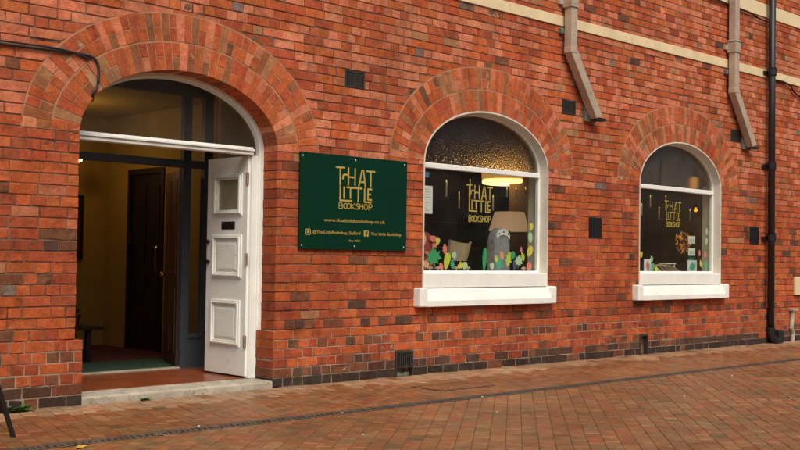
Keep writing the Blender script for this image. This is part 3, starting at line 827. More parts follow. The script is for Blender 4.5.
ch = thing('drainage_channel', 'long slotted metal drainage channel running along the paving in front of the shop', 'drain', (10, -1.6, 0))
mb = MB(); mb.box(-2, 22, CH0 - .004, CH0 + .003, -.06, .001); mb.box(-2, 22, CH1 - .003, CH1 + .004, -.06, .001); mb.box(-2, 22, CH1 + .004, CH0 - .004, -.06, -.052); mb.build('trough', 'hole', ch)
mb = MB()
mb.box(-2, 22, CH0 - .030, CH0 - .005, -.03, .0005); mb.box(-2, 22, CH1 + .005, CH1 + .030, -.03, .0005)
x = -2
k = 0
while x < 21.95:
    mb.obox((x, CH1 + .030, -.025), (.013, 0, 0), (.022, CH0 - CH1 - .06, 0), (0, 0, .0245 + R.uniform(-.001, 0)))
    if k % 14 == 0: mb.box(x - .002, x + .02, CH1 + .0301, CH0 - .0301, -.025, .0)
    x += .046; k += 1
mb.build('grating', 'grate', ch)

cv = thing('inspection_cover', 'recessed rectangular inspection cover let into the brick pavement beside the wall vent', 'cover', (7.53, -.95, 0))
mb = MB()
X0, X1, Ya, Yb = 7.18, 7.90, -1.15, -.75
for a in ((X0, X1, Ya, Ya + .018), (X0, X1, Yb - .018, Yb), (X0, X0 + .018, Ya + .018, Yb - .018), (X1 - .018, X1, Ya + .018, Yb - .018)):
    mb.box(*a, -.02, .0045)
mb.build('rim', 'iron', cv)
mb = MB(); mb.add([(X0 + .018, Ya + .018, .0025), (X1 - .018, Ya + .018, .0025), (X1 - .018, Yb - .018, .0025), (X0 + .018, Yb - .018, .0025)], [(0, 1, 2, 3)], 1)
def lay2():
    y = Ya + .024; j = 0
    while y < Yb - .03:
        x = X0 + .024 - (.1 if j % 2 else 0)
        while x < X1 - .03:
            q = [(max(x, X0 + .022), y), (min(x + .2, X1 - .022), y), (min(x + .2, X1 - .022), min(y + .112, Yb - .022)), (max(x, X0 + .022), min(y + .112, Yb - .022))]
            if q[1][0] - q[0][0] > .03:
                m2 = MB(); paver(m2, q, pick(GP)); mb.add([(a, b, c + .006) for a, b, c in m2.v], m2.f, 0, m2.c[0] if m2.c else (1, 1, 1))
            x += .206
        y += .118; j += 1
lay2(); mb.build('lid', ['paver', 'joint_sand'], cv)

# ------------------------------------------------------------------ sign
sign = thing('shop_sign', 'dark green rectangular sign reading THAT LITTLE BOOKSHOP in gold, screwed to the brick wall', 'sign', (7.105, -.02, 1.26))
mb = MB(); mb.box(6.412, 7.800, -.030, -.012, 1.262, 2.168); bevel(mb.build('panel', 'green', sign), .002)
for x in (6.47, 7.68): mb = MB(); mb.box(x, x + .06, -.012, .02, 1.3, 2.12); mb.build('batten', 'black', sign)
mb = MB(); strokes(mb, logo_lines(6.845, 2.049, .00131, .00096), .0165, -.0315, -.0296)
strokes(mb, bookshop_lines(6.893, 7.322, 1.656, .056), .0075, -.0315, -.0296); mb.build('lettering', 'gold', sign)
text_obj('web_address', 'www.thatlittlebookshop.co.uk', 6.708, 7.50, 1.527, .034, -.0308, 'gold', sign)
text_obj('handle_text', '@ThatLittleBookshop_Stafford', 6.575, 7.172, 1.410, .032, -.0308, 'gold', sign)
text_obj('page_text', 'That Little Bookshop', 7.312, 7.725, 1.410, .031, -.0308, 'gold', sign)
text_obj('date_text', 'Est. 2021', 7.03, 7.17, 1.341, .021, -.0308, 'gold', sign)
def rrect(x0, x1, z0, z1, r, n=5):
    out = []
    for cx, cz, a in ((x1 - r, z0 + r, -pi / 2), (x1 - r, z1 - r, 0), (x0 + r, z1 - r, pi / 2), (x0 + r, z0 + r, pi)):
        for k in range(n + 1): out.append((cx + r * cos(a + pi / 2 * k / n), cz + r * sin(a + pi / 2 * k / n)))
    return out
mb = MB(); mb.prism(rrect(6.486, 6.548, 1.394, 1.452, .014), -.0312, -.029)
c = [(6.517 + .017 * cos(2 * pi * k / 20), 1.423 + .016 * sin(2 * pi * k / 20)) for k in range(21)]
strokes(mb, [c], .005, -.0322, -.031, 1)
strokes(mb, [[(6.496, 1.404), (6.538, 1.404), (6.538, 1.442), (6.496, 1.442), (6.496, 1.404)]], .004, -.0322, -.031, 1); mb.build('camera_icon', ['gold', 'green'], sign)
mb = MB(); mb.prism(rrect(7.218, 7.281, 1.396, 1.454, .006), -.0312, -.029)
strokes(mb, [[(7.268, 1.442), (7.256, 1.441), (7.252, 1.432), (7.252, 1.397)], [(7.238, 1.424), (7.266, 1.424)]], .0085, -.0322, -.031, 1); mb.build('page_icon', ['gold', 'green'], sign)
for x in (6.445, 7.10, 7.765):
    for z in (1.295, 2.13):
        mb = MB(); mb.lathe((0, 0, 0), [(0, .004), (.006, .0035), (.0095, .001), (.0095, -.002)], 12)
        mb.v = [(x + a, -.030 - c_, z + b) for a, b, c_ in mb.v]; mb.build('screw', 'steel', sign)

# ------------------------------------------------------------------ downpipes and cables
def square_pipe(xc, zb, dx, dz, label):
    t = thing('downpipe', label, 'drainpipe', (xc, -.08, zb - dz))
    w, y0, y1 = .058, -.150, -.045
    mb = MB(); mb.box(xc - w, xc + w, y0, y1, zb, 6.6); bevel(mb.build('shaft', 'pipe', t), .006)
    mb = MB(); L = hypot(dx, dz); ux, uz = dx / L, -dz / L
    nxv = (-uz, ux)          # right/up normal of the slanted run
    mb.obox((xc - w, y0, zb + .0), (dx, 0, -dz), (0, y1 - y0, 0), (2 * w * .98, 0, .05))
    bevel(mb.build('slanted_shaft', 'pipe', t), .006)
    mb = MB(); mb.box(xc - w - .005, xc + w + .005, y0 - .005, y1 + .005, zb - .012, zb + .06); bevel(mb.build('elbow', 'pipe', t), .01)
    for z in (4.23,):
        mb = MB(); mb.box(xc - w - .014, xc + w + .014, y0 - .014, y1 + .02, z - .06, z - .028); mb.box(xc - w - .010, xc + w + .010, y0 - .01, y1 + .02, z - .0275, z + .09); mb.box(xc - w - .018, xc + w + .018, y0 - .018, y1 + .02, z + .0905, z + .115)
        bevel(mb.build('collar', 'pipe', t), .006)
        mb = MB(); mb.box(xc - w - .075, xc + w + .05, y1 + .012, .0, z - .02, z + .05); mb.build('lug', 'pipe', t)
    mb = MB(); mb.box(xc - w - .06, xc - w - .003, y1, .0, 3.86, 3.93, bev=.006); mb.build('bracket', 'pipe_dirty', t)
    mb = MB(); x, z = xc + dx, zb - dz
    mb.box(x - w - .07, x + w + .02, -.043, .0, z - .03, z + .14, bev=.006); mb.box(x - w + .01, x + w + .09, y0 + .012, y1 - .012, z - .015, z + .02, mi=1); mb.build('outlet', ['pipe_dirty', 'hole'], t)
square_pipe(10.405, 3.64, .515, .74, 'stone-painted square downpipe above the nearer window, its lower end kinked and cut short')
square_pipe(14.20, 3.60, .515, .74, 'stone-painted square downpipe next to the black pipe, its lower end kinked and cut short')

t = thing('drainpipe', 'black round cast iron drainpipe running down the wall to the pavement', 'drainpipe', (15.31, -.1, 0))
mb = MB(); mb.tube([(15.31, -.1, 6.6), (15.31, -.1, .17)], .05, 16); mb.build('shaft', 'black', t, smooth=True)
for z in (4.02, 2.62, 1.55):
    mb = MB(); mb.tube([(15.31, -.1, z - .05), (15.31, -.1, z - .03), (15.31, -.1, z + .06), (15.31, -.1, z + .075)], [.052, .066, .066, .072], 16)
    mb.box(15.31 - .12, 15.31 + .12, -.045, -.0, z - .02, z + .03); mb.build('collar', 'black', t)
mb = MB(); mb.tube([(15.31, -.1, .24), (15.31, -.1, .14), (15.33, -.12, .08), (15.40, -.16, .03)], [.062, .062, .06, .058], 14); mb.box(15.36, 15.52, -.2, -.05, .0, .2, bev=.02); mb.build('shoe', 'black', t)

def cable(label, pts, r=.009, loc=None):
    # smooth path through control points
    P = [Vector(p) for p in pts]; out = []
    for i in range(len(P) - 1):
        a, b, c, d = P[max(i - 1, 0)], P[i], P[i + 1], P[min(i + 2, len(P) - 1)]
        for k in range(6):
            s = k / 6
            out.append(.5 * ((2 * b) + (c - a) * s + (2 * a - 5 * b + 4 * c - d) * s * s + (3 * b - a - 3 * c + d) * s ** 3))
    out.append(P[-1])
    mb = MB(); mb.tube(out, r, 8); o = mb.build('cable', 'cable', org=tuple(P[0]), smooth=True)
    return tag(o, label, 'cable')
cable('thick black cable running to the door arch and bending down into the opening', [(0, -.02, 2.72), (2, -.018, 2.735), (3.5, -.018, 2.752), (3.98, -.018, 2.765), (4.22, -.018, 2.765), (4.31, -.018, 2.74), (4.345, -.018, 2.66), (4.335, -.018, 2.53), (4.30, -.012, 2.46), (4.33, .05, 2.42), (4.36, .23, 2.43)], .0105)
cable('thin black cable clipped just above the thicker one left of the door arch', [(0, -.026, 2.745), (2, -.025, 2.76), (3.5, -.025, 2.775), (3.9, -.025, 2.781), (4.12, -.025, 2.768), (4.26, -.02, 2.735)], .008)
cable('black cable sagging below the upper cream band between the two pipes', [(12.6, -.03, 4.90), (13.6, -.03, 4.885), (14.4, -.03, 4.86), (14.75, -.03, 4.85), (14.95, -.03, 4.82), (15.15, -.03, 4.80), (15.3, -.03, 4.80)], .013)
cable('black cable drooping across the lower cream band right of the black drainpipe', [(15.3, -.03, 3.99), (15.55, -.03, 3.955), (15.75, -.03, 3.96), (16.0, -.03, 3.93), (16.3, -.03, 3.80), (17.2, -.03, 3.72), (19, -.03, 3.7)], .013)
mb = MB(); mb.tube([(16.05, -.07, .0), (16.06, -.07, .12), (16.0, -.075, .2), (16.04, -.07, .36), (16.03, -.07, .5)], .032, 10); mb.box(15.98, 16.14, -.12, -.046, .47, .5)
tag(mb.build('conduit', 'stone', org=(16.05, -.07, 0), smooth=False), 'short pale weathered conduit rising from the pavement right of the black drainpipe', 'conduit')
mb = MB(); mb.box(16.22, 16.5, -.03, .0, .7, .98, bev=.006); tag(mb.build('wall_box', 'cream', org=(16.36, -.02, .7)), 'cream meter box on the brick wall at the right edge', 'wall box')

# ------------------------------------------------------------------ A-board just at the left edge
t = thing('pavement_board', 'black A-frame pavement board with only one leg showing at the left edge', 'sign', (2.85, -.85, 0))
for sx in (1, -1):
    for y in (-1.13, -.58):
        mb = MB(); mb.obox((2.85 + sx * .34 - .012, y - .014, 0), (.026, 0, 0), (0, .028, 0), (-sx * .335, 0, 1.0)); mb.build('leg', 'black', t)
    mb = MB(); mb.obox((2.85 + sx * .29 - .008, -1.115, .15), (.014, 0, 0), (0, .52, 0), (-sx * .272, 0, .80)); mb.build('panel', 'board', t)
mb = MB(); mb.box(2.83, 2.87, -1.145, -.55, .985, 1.01); mb.build('hinge_bar', 'black', t)

# ------------------------------------------------------------------ weeds and litter
def weed(x, y, z, n, size, label):
    mb = MB()
    for k in range(n):
        a = R.uniform(0, 2 * pi); l = size * R.uniform(.5, 1); w = l * R.uniform(.16, .3); el = R.uniform(.25, 1.1)
        d = Vector((cos(a), sin(a) * .7 - .25, 0)).normalized(); s = Vector((-d.y, d.x, 0)); u = Vector((0, 0, 1))
        b = Vector((x + R.uniform(-.5, .5) * size * 1.6, y + R.uniform(-.1, .1) * size, z))
        p = [b, b + d * l * .45 * cos(el) + u * l * .5 * sin(el), b + d * l * cos(el) + u * (l * .75 * sin(el))]
        mb.add([p[0] - s * w * .2, p[0] + s * w * .2, p[1] + s * w, p[1] - s * w, p[2] + s * w * .5, p[2] - s * w * .5, p[2] + d * w], [(0, 1, 2, 3), (3, 2, 4, 5), (5, 4, 6)])
    o = mb.build('weed', 'leafgreen', org=(x, y, z)); return tag(o, label, 'weed')
weed(3.70, -.10, 0, 46, .085, 'leafy green weed at the foot of the brick pier left of the doorstep')
weed(4.78, -.10, 0, 26, .05, 'tiny green weed under the front edge of the doorstep')
weed(3.58, -.07, 0, 18, .05, 'small low weed beside the wall, left of the bigger leafy weed')
def scrap(name, x, y, s, matn, label, cat, n=6):
    mb = MB(); pts = []
    for k in range(n):
        a = 2 * pi * k / n; r = s * R.uniform(.6, 1); pts.append((x + r * cos(a), y + r * .7 * sin(a)))
    mb.add([(a, b, .004 + R.uniform(0, s * .3)) for a, b in pts] + [(x, y, .006 + s * .25)], [(k, (k + 1) % n, n) for k in range(n)])
    o = mb.build(name, matn, org=(x, y, 0)); sd = o.modifiers.new('solid', 'SOLIDIFY'); sd.thickness = .0015
    return tag(o, label, cat)
scrap('fallen_leaf', 3.32, -1.78, .05, 'fallen', 'fallen yellow leaf on the paving at the lower left', 'leaf', 8)
SCR = [(4.35, -1.52, .016, 'white scrap of litter by the drain in front of the doorway'), (5.55, -1.66, .02, 'white scrap of litter lying on the drain grating'), (7.4, -1.05, .014, 'white speck of litter on the inspection cover'),
       (7.15, -1.66, .016, 'white speck of litter on the drain below the nearer window'), (9.25, -3.42, .022, 'white scrap of litter on the street paving at the lower right'), (6.55, -2.35, .012, 'white fleck on the street paving below the drain'),
       (3.98, -1.68, .012, 'white fleck on the drain left of the doorway')]
SCR += [(5.0, -2.5, .012, 'white fleck on the street paving below the doorstep, nearest to the camera'), (10.6, -2.1, .016, 'white fleck on the street paving in front of the farther window'),
        (8.6, -2.75, .013, 'white fleck on the street paving below the wall between the windows'), (11.3, -.5, .014, 'white speck on the pavement near the low vent under the farther window')]
for x, y, s, l in SCR: scrap('litter', x, y, s, 'litter', l, 'litter')

# ------------------------------------------------------------------ in the windows
YG = .130
def flat(name, poly, y, matn, label, cat, group=None, th=.0012):
    mb = MB(); mb.prism(poly, y, y + th)
    cx = sum(p[0] for p in poly) / len(poly); cz = min(p[1] for p in poly)
    return tag(mb.build(name, matn, org=(cx, y, cz)), label, cat, group)
def leaf_poly(cx, cz, l, w, ang, kind='oval'):
    P = []
    if kind == 'oval':
        n = 18
        for k in range(n):
            t = 2 * pi * k / n; P.append((w * sin(t) * (1 - .3 * cos(t)) * -1, -l * cos(t)))
    elif kind == 'maple':
        prof = [(0, -1), (.07, -.45), (.55, -.62), (.42, -.32), (.98, -.22), (.66, .08), (.85, .42), (.42, .32), (.40, .62), (.2, .5), (0, 1)]
        P = [(x * w, z * l) for x, z in prof] + [(-x * w, z * l) for x, z in reversed(prof[1:-1])]
    elif kind == 'oak':
        prof = [(0, -1), (.08, -.7), (.5, -.55), (.3, -.35), (.85, -.1), (.45, .08), (.8, .42), (.35, .5), (.4, .85), (0, 1)]
        P = [(x * w, z * l) for x, z in prof] + [(-x * w, z * l) for x, z in reversed(prof[1:-1])]
    elif kind == 'mush':
        prof = [(.22, -1), (.2, 0), (1, 0), (.85, .5), (.45, .9), (0, 1)]
        P = [(x * w, z * l) for x, z in prof] + [(-x * w, z * l) for x, z in reversed(prof[:-1])]
    c, s = cos(ang), sin(ang)
    return [(cx + x * c - z * s, cz + x * s + z * c) for x, z in P]
G1, G2 = 'leaf stickers on the nearer window', 'leaf stickers on the farther window'
LV = [(8.37, 1.205, .115, .105, .15, 'maple', 'l_green', 'large green five-lobed leaf sticker at the bottom left of the nearer window'),
      (8.575, 1.165, .085, .040, -.25, 'oval', 'l_lime', 'yellow-green narrow leaf sticker right of the large green leaf'),
      (8.66, 1.125, .050, .040, .1, 'oak', 'l_teal', 'small teal lobed leaf sticker under the chair back'),
      (8.795, 1.120, .048, .055, .3, 'maple', 'l_yellow', 'yellow maple leaf sticker below the tan chair'),
      (8.43, 1.372, .040, .026, -.3, 'oval', 'l_yellow', 'small yellow oval leaf sticker above the green leaf'),
      (8.54, 1.285, .058, .045, .1, 'oak', 'l_pink', 'pink lobed leaf sticker left of the chair'),
      (8.69, 1.225, .035, .030, .2, 'oval', 'l_pale', 'pale green round leaf sticker just left of the chair'),
      (8.225, 1.39, .065, .040, .1, 'oak', 'l_peach', 'peach leaf sticker at the left edge of the nearer window'),
      (8.745, 1.24, .07, .035, -.2, 'oak', 'l_grey', 'greyish mauve leaf sticker against the tan chair'),
      (9.99, 1.57, .042, .030, -.4, 'oval', 'l_yellow', 'topmost yellow leaf sticker by the right frame of the nearer window'),
      (9.975, 1.445, .055, .034, .1, 'oval', 'l_pale', 'pale green leaf sticker second from top by the right frame'),
      (9.968, 1.288, .062, .040, -.5, 'oval', 'l_yellow', 'big yellow leaf sticker low by the right frame of the nearer window'),
      (9.955, 1.115, .045, .040, -.8, 'oval', 'l_pink', 'coral pink leaf sticker at the bottom right of the nearer window'),
      (9.815, 1.30, .035, .026, .1, 'oak', 'l_pink', 'small pink leaf sticker between lamp and right frame'),
      (9.59, 1.185, .085, .062, -.25, 'oak', 'l_lime', 'bright lime lobed leaf sticker in front of the grey arched prop'),
      (9.43, 1.135, .060, .040, .0, 'oval', 'l_teal', 'teal oval leaf sticker at the foot of the grey arched prop'),
      (9.475, 1.23, .052, .042, .3, 'oak', 'l_peach', 'peach leaf sticker above the teal oval leaf'),
      (9.775, 1.175, .080, .065, -.2, 'maple', 'l_pale', 'pale green maple leaf sticker right of the lime leaf'),
      (9.70, 1.13, .055, .020, .0, 'oval', 'l_navy', 'dark blue narrow leaf sticker between lime and pale green leaves'),
      (9.31, 1.115, .036, .030, .2, 'oval', 'l_pale', 'tiny pale leaf sticker left of the teal oval leaf'),
      (9.185, 1.19, .115, .030, -.08, 'oval', 'l_green', 'tall narrow green leaf sticker left of the grey arched prop')]
LV += [(8.26, 1.13, .06, .05, -.3, 'maple', 'l_peach', 'orange-peach maple leaf sticker in the bottom left corner of the nearer window'),
       (8.49, 1.10, .045, .04, .4, 'oak', 'l_pink', 'small pink leaf sticker between the large green leaf and the narrow yellow-green leaf'),
       (8.86, 1.115, .04, .03, -.5, 'oval', 'l_pale', 'small pale leaf sticker right of the yellow maple leaf'),
       (9.38, 1.19, .04, .035, .2, 'oak', 'l_yellow', 'small yellow leaf sticker up left of the teal oval leaf'),
       (9.66, 1.235, .045, .035, -.6, 'oval', 'l_green', 'small green leaf sticker above the dark blue leaf'),
       (9.845, 1.22, .05, .04, .3, 'oak', 'l_lime', 'lime leaf sticker right of the pale green maple leaf')]
for cx, cz, l, w, a, k, m, lab in LV: flat('leaf_sticker', leaf_poly(cx, cz, l * 1.12, w * 1.15, a, k), YG + R.uniform(0, .006), m, lab, 'sticker', G1)
MU = [(8.315, 'first mushroom sticker from the left along the bottom of the nearer window'), (8.44, 'mushroom sticker just right of the large green leaf'), (8.725, 'mushroom sticker under the teal leaf'),
      (8.905, 'mushroom sticker right of the yellow maple leaf'), (9.86, 'mushroom sticker right of the pale maple leaf')]
for i, (x, lab) in enumerate(MU): flat('mushroom_sticker', leaf_poly(x, 1.082, .028, .045, 0, 'mush'), YG + .002, 'l_mush', lab, 'sticker', 'mushroom stickers on the nearer window')
L2 = [(13.88, 1.62, .05, .03, .3, 'oval', 'l_pale', 'topmost pale leaf sticker by the right frame of the farther window'), (13.87, 1.48, .05, .035, -.3, 'oval', 'l_pale', 'second pale leaf sticker by the right frame of the farther window'),
      (13.85, 1.29, .055, .045, .2, 'oak', 'l_pink', 'dull pink leaf sticker by the right frame of the farther window'), (13.70, 1.31, .05, .04, -.1, 'oak', 'l_pink', 'pink leaf sticker left of the dull pink one in the farther window'),
      (13.73, 1.165, .085, .04, .4, 'maple', 'l_yellow', 'yellow leaf sticker at the bottom right of the farther window'), (13.87, 1.14, .065, .04, 0, 'oval', 'l_teal', 'teal leaf sticker in the bottom right corner of the farther window'),
      (12.16, 1.17, .10, .05, .1, 'oval', 'l_green', 'green leaf sticker at the bottom left corner of the farther window'), (12.26, 1.275, .045, .03, -.1, 'oval', 'l_yellow', 'yellow leaf sticker above the red and white card'),
      (12.50, 1.22, .045, .05, .3, 'oak', 'l_pale', 'pale leaf sticker right of the red and white card'), (12.52, 1.11, .06, .03, -.2, 'oval', 'l_teal', 'small green leaf sticker low right of the red and white card'), (12.62, 1.085, .04, .03, .2, 'oval', 'l_lime', 'tiny lime leaf sticker left of the card tray')]
for cx, cz, l, w, a, k, m, lab in L2: flat('leaf_sticker', leaf_poly(cx, cz, l, w, a, k), YG + R.uniform(0, .006), m, lab, 'sticker', G2)
# paper notice and blue sticker
mb = MB(); mb.prism([(8.085, 1.662), (8.338, 1.662), (8.338, 1.955), (8.085, 1.955)], YG, YG + .001)
for k in range(9): mb.box(8.12, 8.12 + R.uniform(.1, .19), YG - .0006, YG, 1.915 - k * .028, 1.920 - k * .028, mi=1)
tag(mb.build('paper_notice', ['paper', 'l_grey'], org=(8.21, YG, 1.66)), 'white printed paper notice stuck to the upper left of the nearer window', 'notice')
flat('blue_sticker', [(8.12, 2.045), (8.28, 2.045), (8.28, 2.105), (8.12, 2.105)], YG, 'blue', 'small blue sticker above the paper notice', 'sticker')

# hanging candles
def candle(x, zt, l, lab, grp, y=.6):
    t = thing('hanging_candle', lab, 'candle', (x, y, zt - l), grp)
    mb = MB(); mb.lathe((x, y, 0), [(0, zt - l), (.0105, zt - l + .002), (.0105, zt - .012), (.006, zt - .006), (0, zt - .004)], 10); mb.build('stick', 'wax', t, smooth=True)
    mb = MB(); mb.lathe((x, y, 0), [(0, zt - .006), (.008, zt + .006), (.005, zt + .02), (0, zt + .034)], 8); mb.build('tip', 'flame', t, smooth=True)
    mb = MB(); mb.tube([(x, y, zt + .03), (x, y, 3.2)], .0009, 4); mb.build('thread', 'cable', t)
C1 = 'candles hanging in the nearer window'
for x, zt, l, lab in ((9.043, 2.055, .165, 'leftmost candle hanging in the nearer window'), (9.255, 1.935, .168, 'lower hanging candle just left of the window lettering in the nearer window'), (9.438, 2.09, .22, 'hanging candle crossing the top of the nearer window lettering'),
                      (9.846, 1.925, .165, 'hanging candle just right of the nearer window lettering'), (10.098, 2.03, .09, 'short hanging candle under the glowing gold lamp'), (10.266, 2.04, .155, 'long hanging candle right of the gold lamp centre'), (10.446, 2.05, .12, 'rightmost hanging candle by the frame of the nearer window')):
    candle(x, zt, l, lab, C1)
C2 = 'candles hanging in the farther window'
for x, zt, l, lab in ((12.963, 1.963, .14, 'leftmost candle hanging in the farther window'), (13.174, 2.09, .14, 'high candle second from left in the farther window'), (13.394, 1.937, .155, 'candle hanging left of the farther window lettering'), (13.564, 2.11, .2, 'candle crossing the top of the farther window lettering'), (14.21, 1.94, .155, 'candle hanging right of the farther window lettering')):
    candle(x, zt, l, lab, C2)

# glowing pendant lamp
t = thing('pendant_lamp', 'wide glowing gold pendant lamp behind the nearer window', 'lamp', (11.28, 1.6, 2.15))
mb = MB(); mb.lathe((11.28, 1.6, 0), [(.0, 2.19), (.28, 2.19), (.325, 2.198), (.34, 2.21), (.34, 2.24), (.32, 2.252), (.0, 2.255)], 40); mb.build('shade', 'glow', t, smooth=True)
mb = MB(); mb.lathe((11.28, 1.6, 0), [(.30, 2.258), (.345, 2.258), (.35, 2.40), (.34, 2.52), (.06, 2.58), (.0, 2.58)], 40); mb.build('dome', 'golddome', t, smooth=True)
mb = MB(); mb.tube([(11.28, 1.6, 2.58), (11.28, 1.6, 3.2)], .012, 8); mb.build('rod', 'brass', t)
# pleated table lamp on a small round table
t = thing('side_table', 'small dark round table carrying the pleated lamp behind the nearer window', 'table', (10.62, 1.0, 0))
mb = MB(); mb.lathe((10.62, 1.0, 0), [(0, .83), (.27, .83), (.28, .845), (.27, .86), (0, .86)], 28); mb.build('tabletop', 'darkwood', t)
mb = MB(); mb.lathe((10.62, 1.0, 0), [(.0, .0), (.2, .0), (.19, .02), (.04, .05), (.03, .3), (.045, .5), (.03, .829)], 20); mb.build('pedestal', 'darkwood', t, smooth=True)
t = thing('table_lamp', 'lamp with a pleated tan fabric shade behind the nearer window', 'lamp', (10.62, 1.0, .862))
mb = MB(); mb.lathe((10.62, 1.0, 0), [(0, .862), (.10, .862), (.10, .88), (.03, .90), (.055, 1.05), (.07, 1.2), (.03, 1.38), (.012, 1.42), (.012, 1.66)], 20); mb.build('base', 'brownwood', t, smooth=True)
mb = MB(); mb.lathe((10.62, 1.0, 0), [(.253, 1.545), (.255, 1.55), (.185, 1.785), (.18, 1.787)], 96, ripple=.012); ls = mb.build('lamp_shade', 'glowshade', t)
ls.modifiers.new('solid', 'SOLIDIFY').thickness = .004
# tan chair
t = thing('chair', 'chair with a curved tan leather back seen behind the nearer window', 'chair', (9.62, 1.05, 0))
mb = MB()
n = 12; top = [1.415, 1.40, 1.385, 1.378, 1.374, 1.372, 1.372, 1.374, 1.378, 1.384, 1.394, 1.40]
for j, (dy, sgn) in enumerate(((0, 1), (.035, -1))):
    pass
vs = []; fs = []
for k in range(n):
    u = k / (n - 1); xx = 9.44 + .37 * u; yy = .80 + .10 * (2 * u - 1) ** 2
    zb = 1.165 - .0 * u; ins = .03 * (1 - 2 * u)
    vs += [(xx + ins, yy + .05, zb), (xx, yy, top[k]), (xx, yy + .035, top[k]), (xx + ins, yy + .085, zb)]
for k in range(n - 1):
    a = k * 4
    for i in range(4):
        j = (i + 1) % 4
        fs.append((a + j, a + i, a + 4 + i, a + 4 + j))
fs += [(0, 1, 2, 3), tuple((n - 1) * 4 + i for i in (3, 2, 1, 0))]
mb.add(vs, fs); mb.build('backrest', 'tan', t, smooth=False)
mb = MB(); mb.box(9.42, 9.84, .90, 1.32, .80, .87, bev=.02); mb.build('seat', 'tan', t)
for x in (9.46, 9.80):
    mb = MB(); mb.tube([(x, .93, 0), (x, .92, .8), (x, .89, 1.2)], .014, 8); mb.build('leg', 'darkwood', t)
    mb = MB(); mb.tube([(x, 1.30, 0), (x, 1.28, .8)], .016, 8); mb.build('leg', 'darkwood', t)
# grey arched prop with a white dotted band
t = thing('display_prop', 'grey arched headstone-shaped prop with a white dotted band across its top in the nearer window', 'prop', (9.80, .50, 1.03))
def arch_pts(x0, x1, zs, zt, n=20): return [((x0 + x1) / 2 + (x1 - x0) / 2 * cos(pi * k / n), zs + (zt - zs) * sin(pi * k / n)) for k in range(n + 1)]
mb = MB(); mb.prism([(9.655, 1.031), (9.945, 1.031)] + arch_pts(9.665, 9.935, 1.38, 1.555), .40, .53); bevel(mb.build('body', 'greyfab', t), .022, 3)
mb = MB(); o_, i_ = arch_pts(9.668, 9.932, 1.40, 1.545), arch_pts(9.675, 9.925, 1.385, 1.475)
for k in range(3, 17): mb.prism([i_[k], o_[k], o_[k + 1], i_[k + 1]], .388, .403)
mb.build('band', 'bandw', t)
for k in (6, 10, 14):
    x, z = (o_[k][0] + i_[k][0]) / 2, (o_[k][1] + i_[k][1]) / 2
    mb = MB(); mb.prism([(x + .011 * cos(2 * pi * j / 12), z + .011 * sin(2 * pi * j / 12)) for j in range(12)], .385, .389); mb.build('dot', 'black', t)
# red display at left: a stack of red wrapped parcels / books
t = thing('red_display', 'dark red rounded cushion with pale patches at the left of the nearer window', 'display', (8.42, .42, 1.03))
mb = MB(); mb.lathe((8.42, .42, 0), [(0, 1.031), (.20, 1.031), (.235, 1.10), (.235, 1.30), (.20, 1.42), (.12, 1.475), (0, 1.485)], 28); mb.v = [(x, .42 + (y - .42) * .6, z) for x, y, z in mb.v]; mb.build('cushion', 'l_red', t, smooth=True)
for x, z, s in ((8.50, 1.40, .05), (8.52, 1.33, .035), (8.40, 1.25, .03)):
    mb = MB(); mb.prism([(x + s * cos(2 * pi * k / 9), z + s * .7 * sin(2 * pi * k / 9)) for k in range(9)], .262, .285); mb.build('patch', 'l_pink', t)
t = thing('small_lamp', 'small glowing lamp at the left edge of the nearer window, below the notice', 'lamp', (8.75, 1.0, 0))
mb = MB(); mb.lathe((8.80, .95, 0), [(.09, 1.545), (.10, 1.55), (.055, 1.60), (.0, 1.605)], 20); mb.build('lamp_shade', 'glow', t, smooth=True)
mb = MB(); mb.lathe((8.80, .95, 0), [(0, 0), (.14, 0), (.13, .02), (.012, .04), (.012, 1.56)], 14); mb.build('stand', 'darkwood', t, smooth=True)
# dark bookcases at the back, with one timber post
def bookcase(x0, x1, label):
    t = thing('bookcase', label, 'bookcase', ((x0 + x1) / 2, 4.9, 0))
    mb = MB(); mb.box(x0, x0 + .04, 4.7, 5.19, 0, 2.3); mb.box(x1 - .04, x1, 4.7, 5.19, 0, 2.3); mb.box(x0 + .04, x1 - .04, 5.16, 5.19, 0, 2.3); mb.build('carcass', 'darkwood', t)
    for k in range(6):
        z = .1 + k * .42
        mb = MB(); mb.box(x0 + .041, x1 - .041, 4.72, 5.159, z, z + .03); mb.build('shelf', 'brownwood', t)
bookcase(9.9, 12.4, 'dim dark bookcase deep inside the shop behind the nearer window'); bookcase(12.9, 15.2, 'dim dark bookcase at the back of the shop behind the farther window')
# row books as single objects
bm = ['l_red', 'l_navy', 'l_mush', 'darkwood', 'card', 'greencarpet', 'brownwood']
mb = MB(); mb.box(9.62, 9.74, 2.0, 2.12, 0, 3.19); mb.build('timber_post', 'brownwood', building)

# farther window
t = thing('hanging_bulb', 'glowing amber glass bulb lamp hanging in the farther window', 'lamp', (14.70, .8, 1.90))
mb = MB(); mb.lathe((14.70, .8, 0), [(0, 1.945), (.020, 1.952), (.027, 1.97), (.02, 1.99), (.012, 2.01)], 14); mb.build('bulb', 'glow_soft', t, smooth=True)
mb = MB(); mb.lathe((14.70, .8, 0), [(.075, 1.85), (.085, 1.90), (.07, 1.99), (.02, 2.05), (.012, 2.08)], 18); mb.build('shade', 'amberglass', t, smooth=True)
mb = MB(); mb.tube([(14.70, .8, 2.04), (14.70, .8, 3.2)], .006, 6); mb.build('flex', 'cable', t)
mb = MB(); mb.lathe((14.34, .62, 0), [(0, 2.27), (.05, 2.27), (.055, 2.30), (.055, 2.42), (.04, 2.435), (0, 2.44)], 16); lan = mb.build('amber_shade', 'amber', org=(14.34, .62, 2.27), smooth=True)
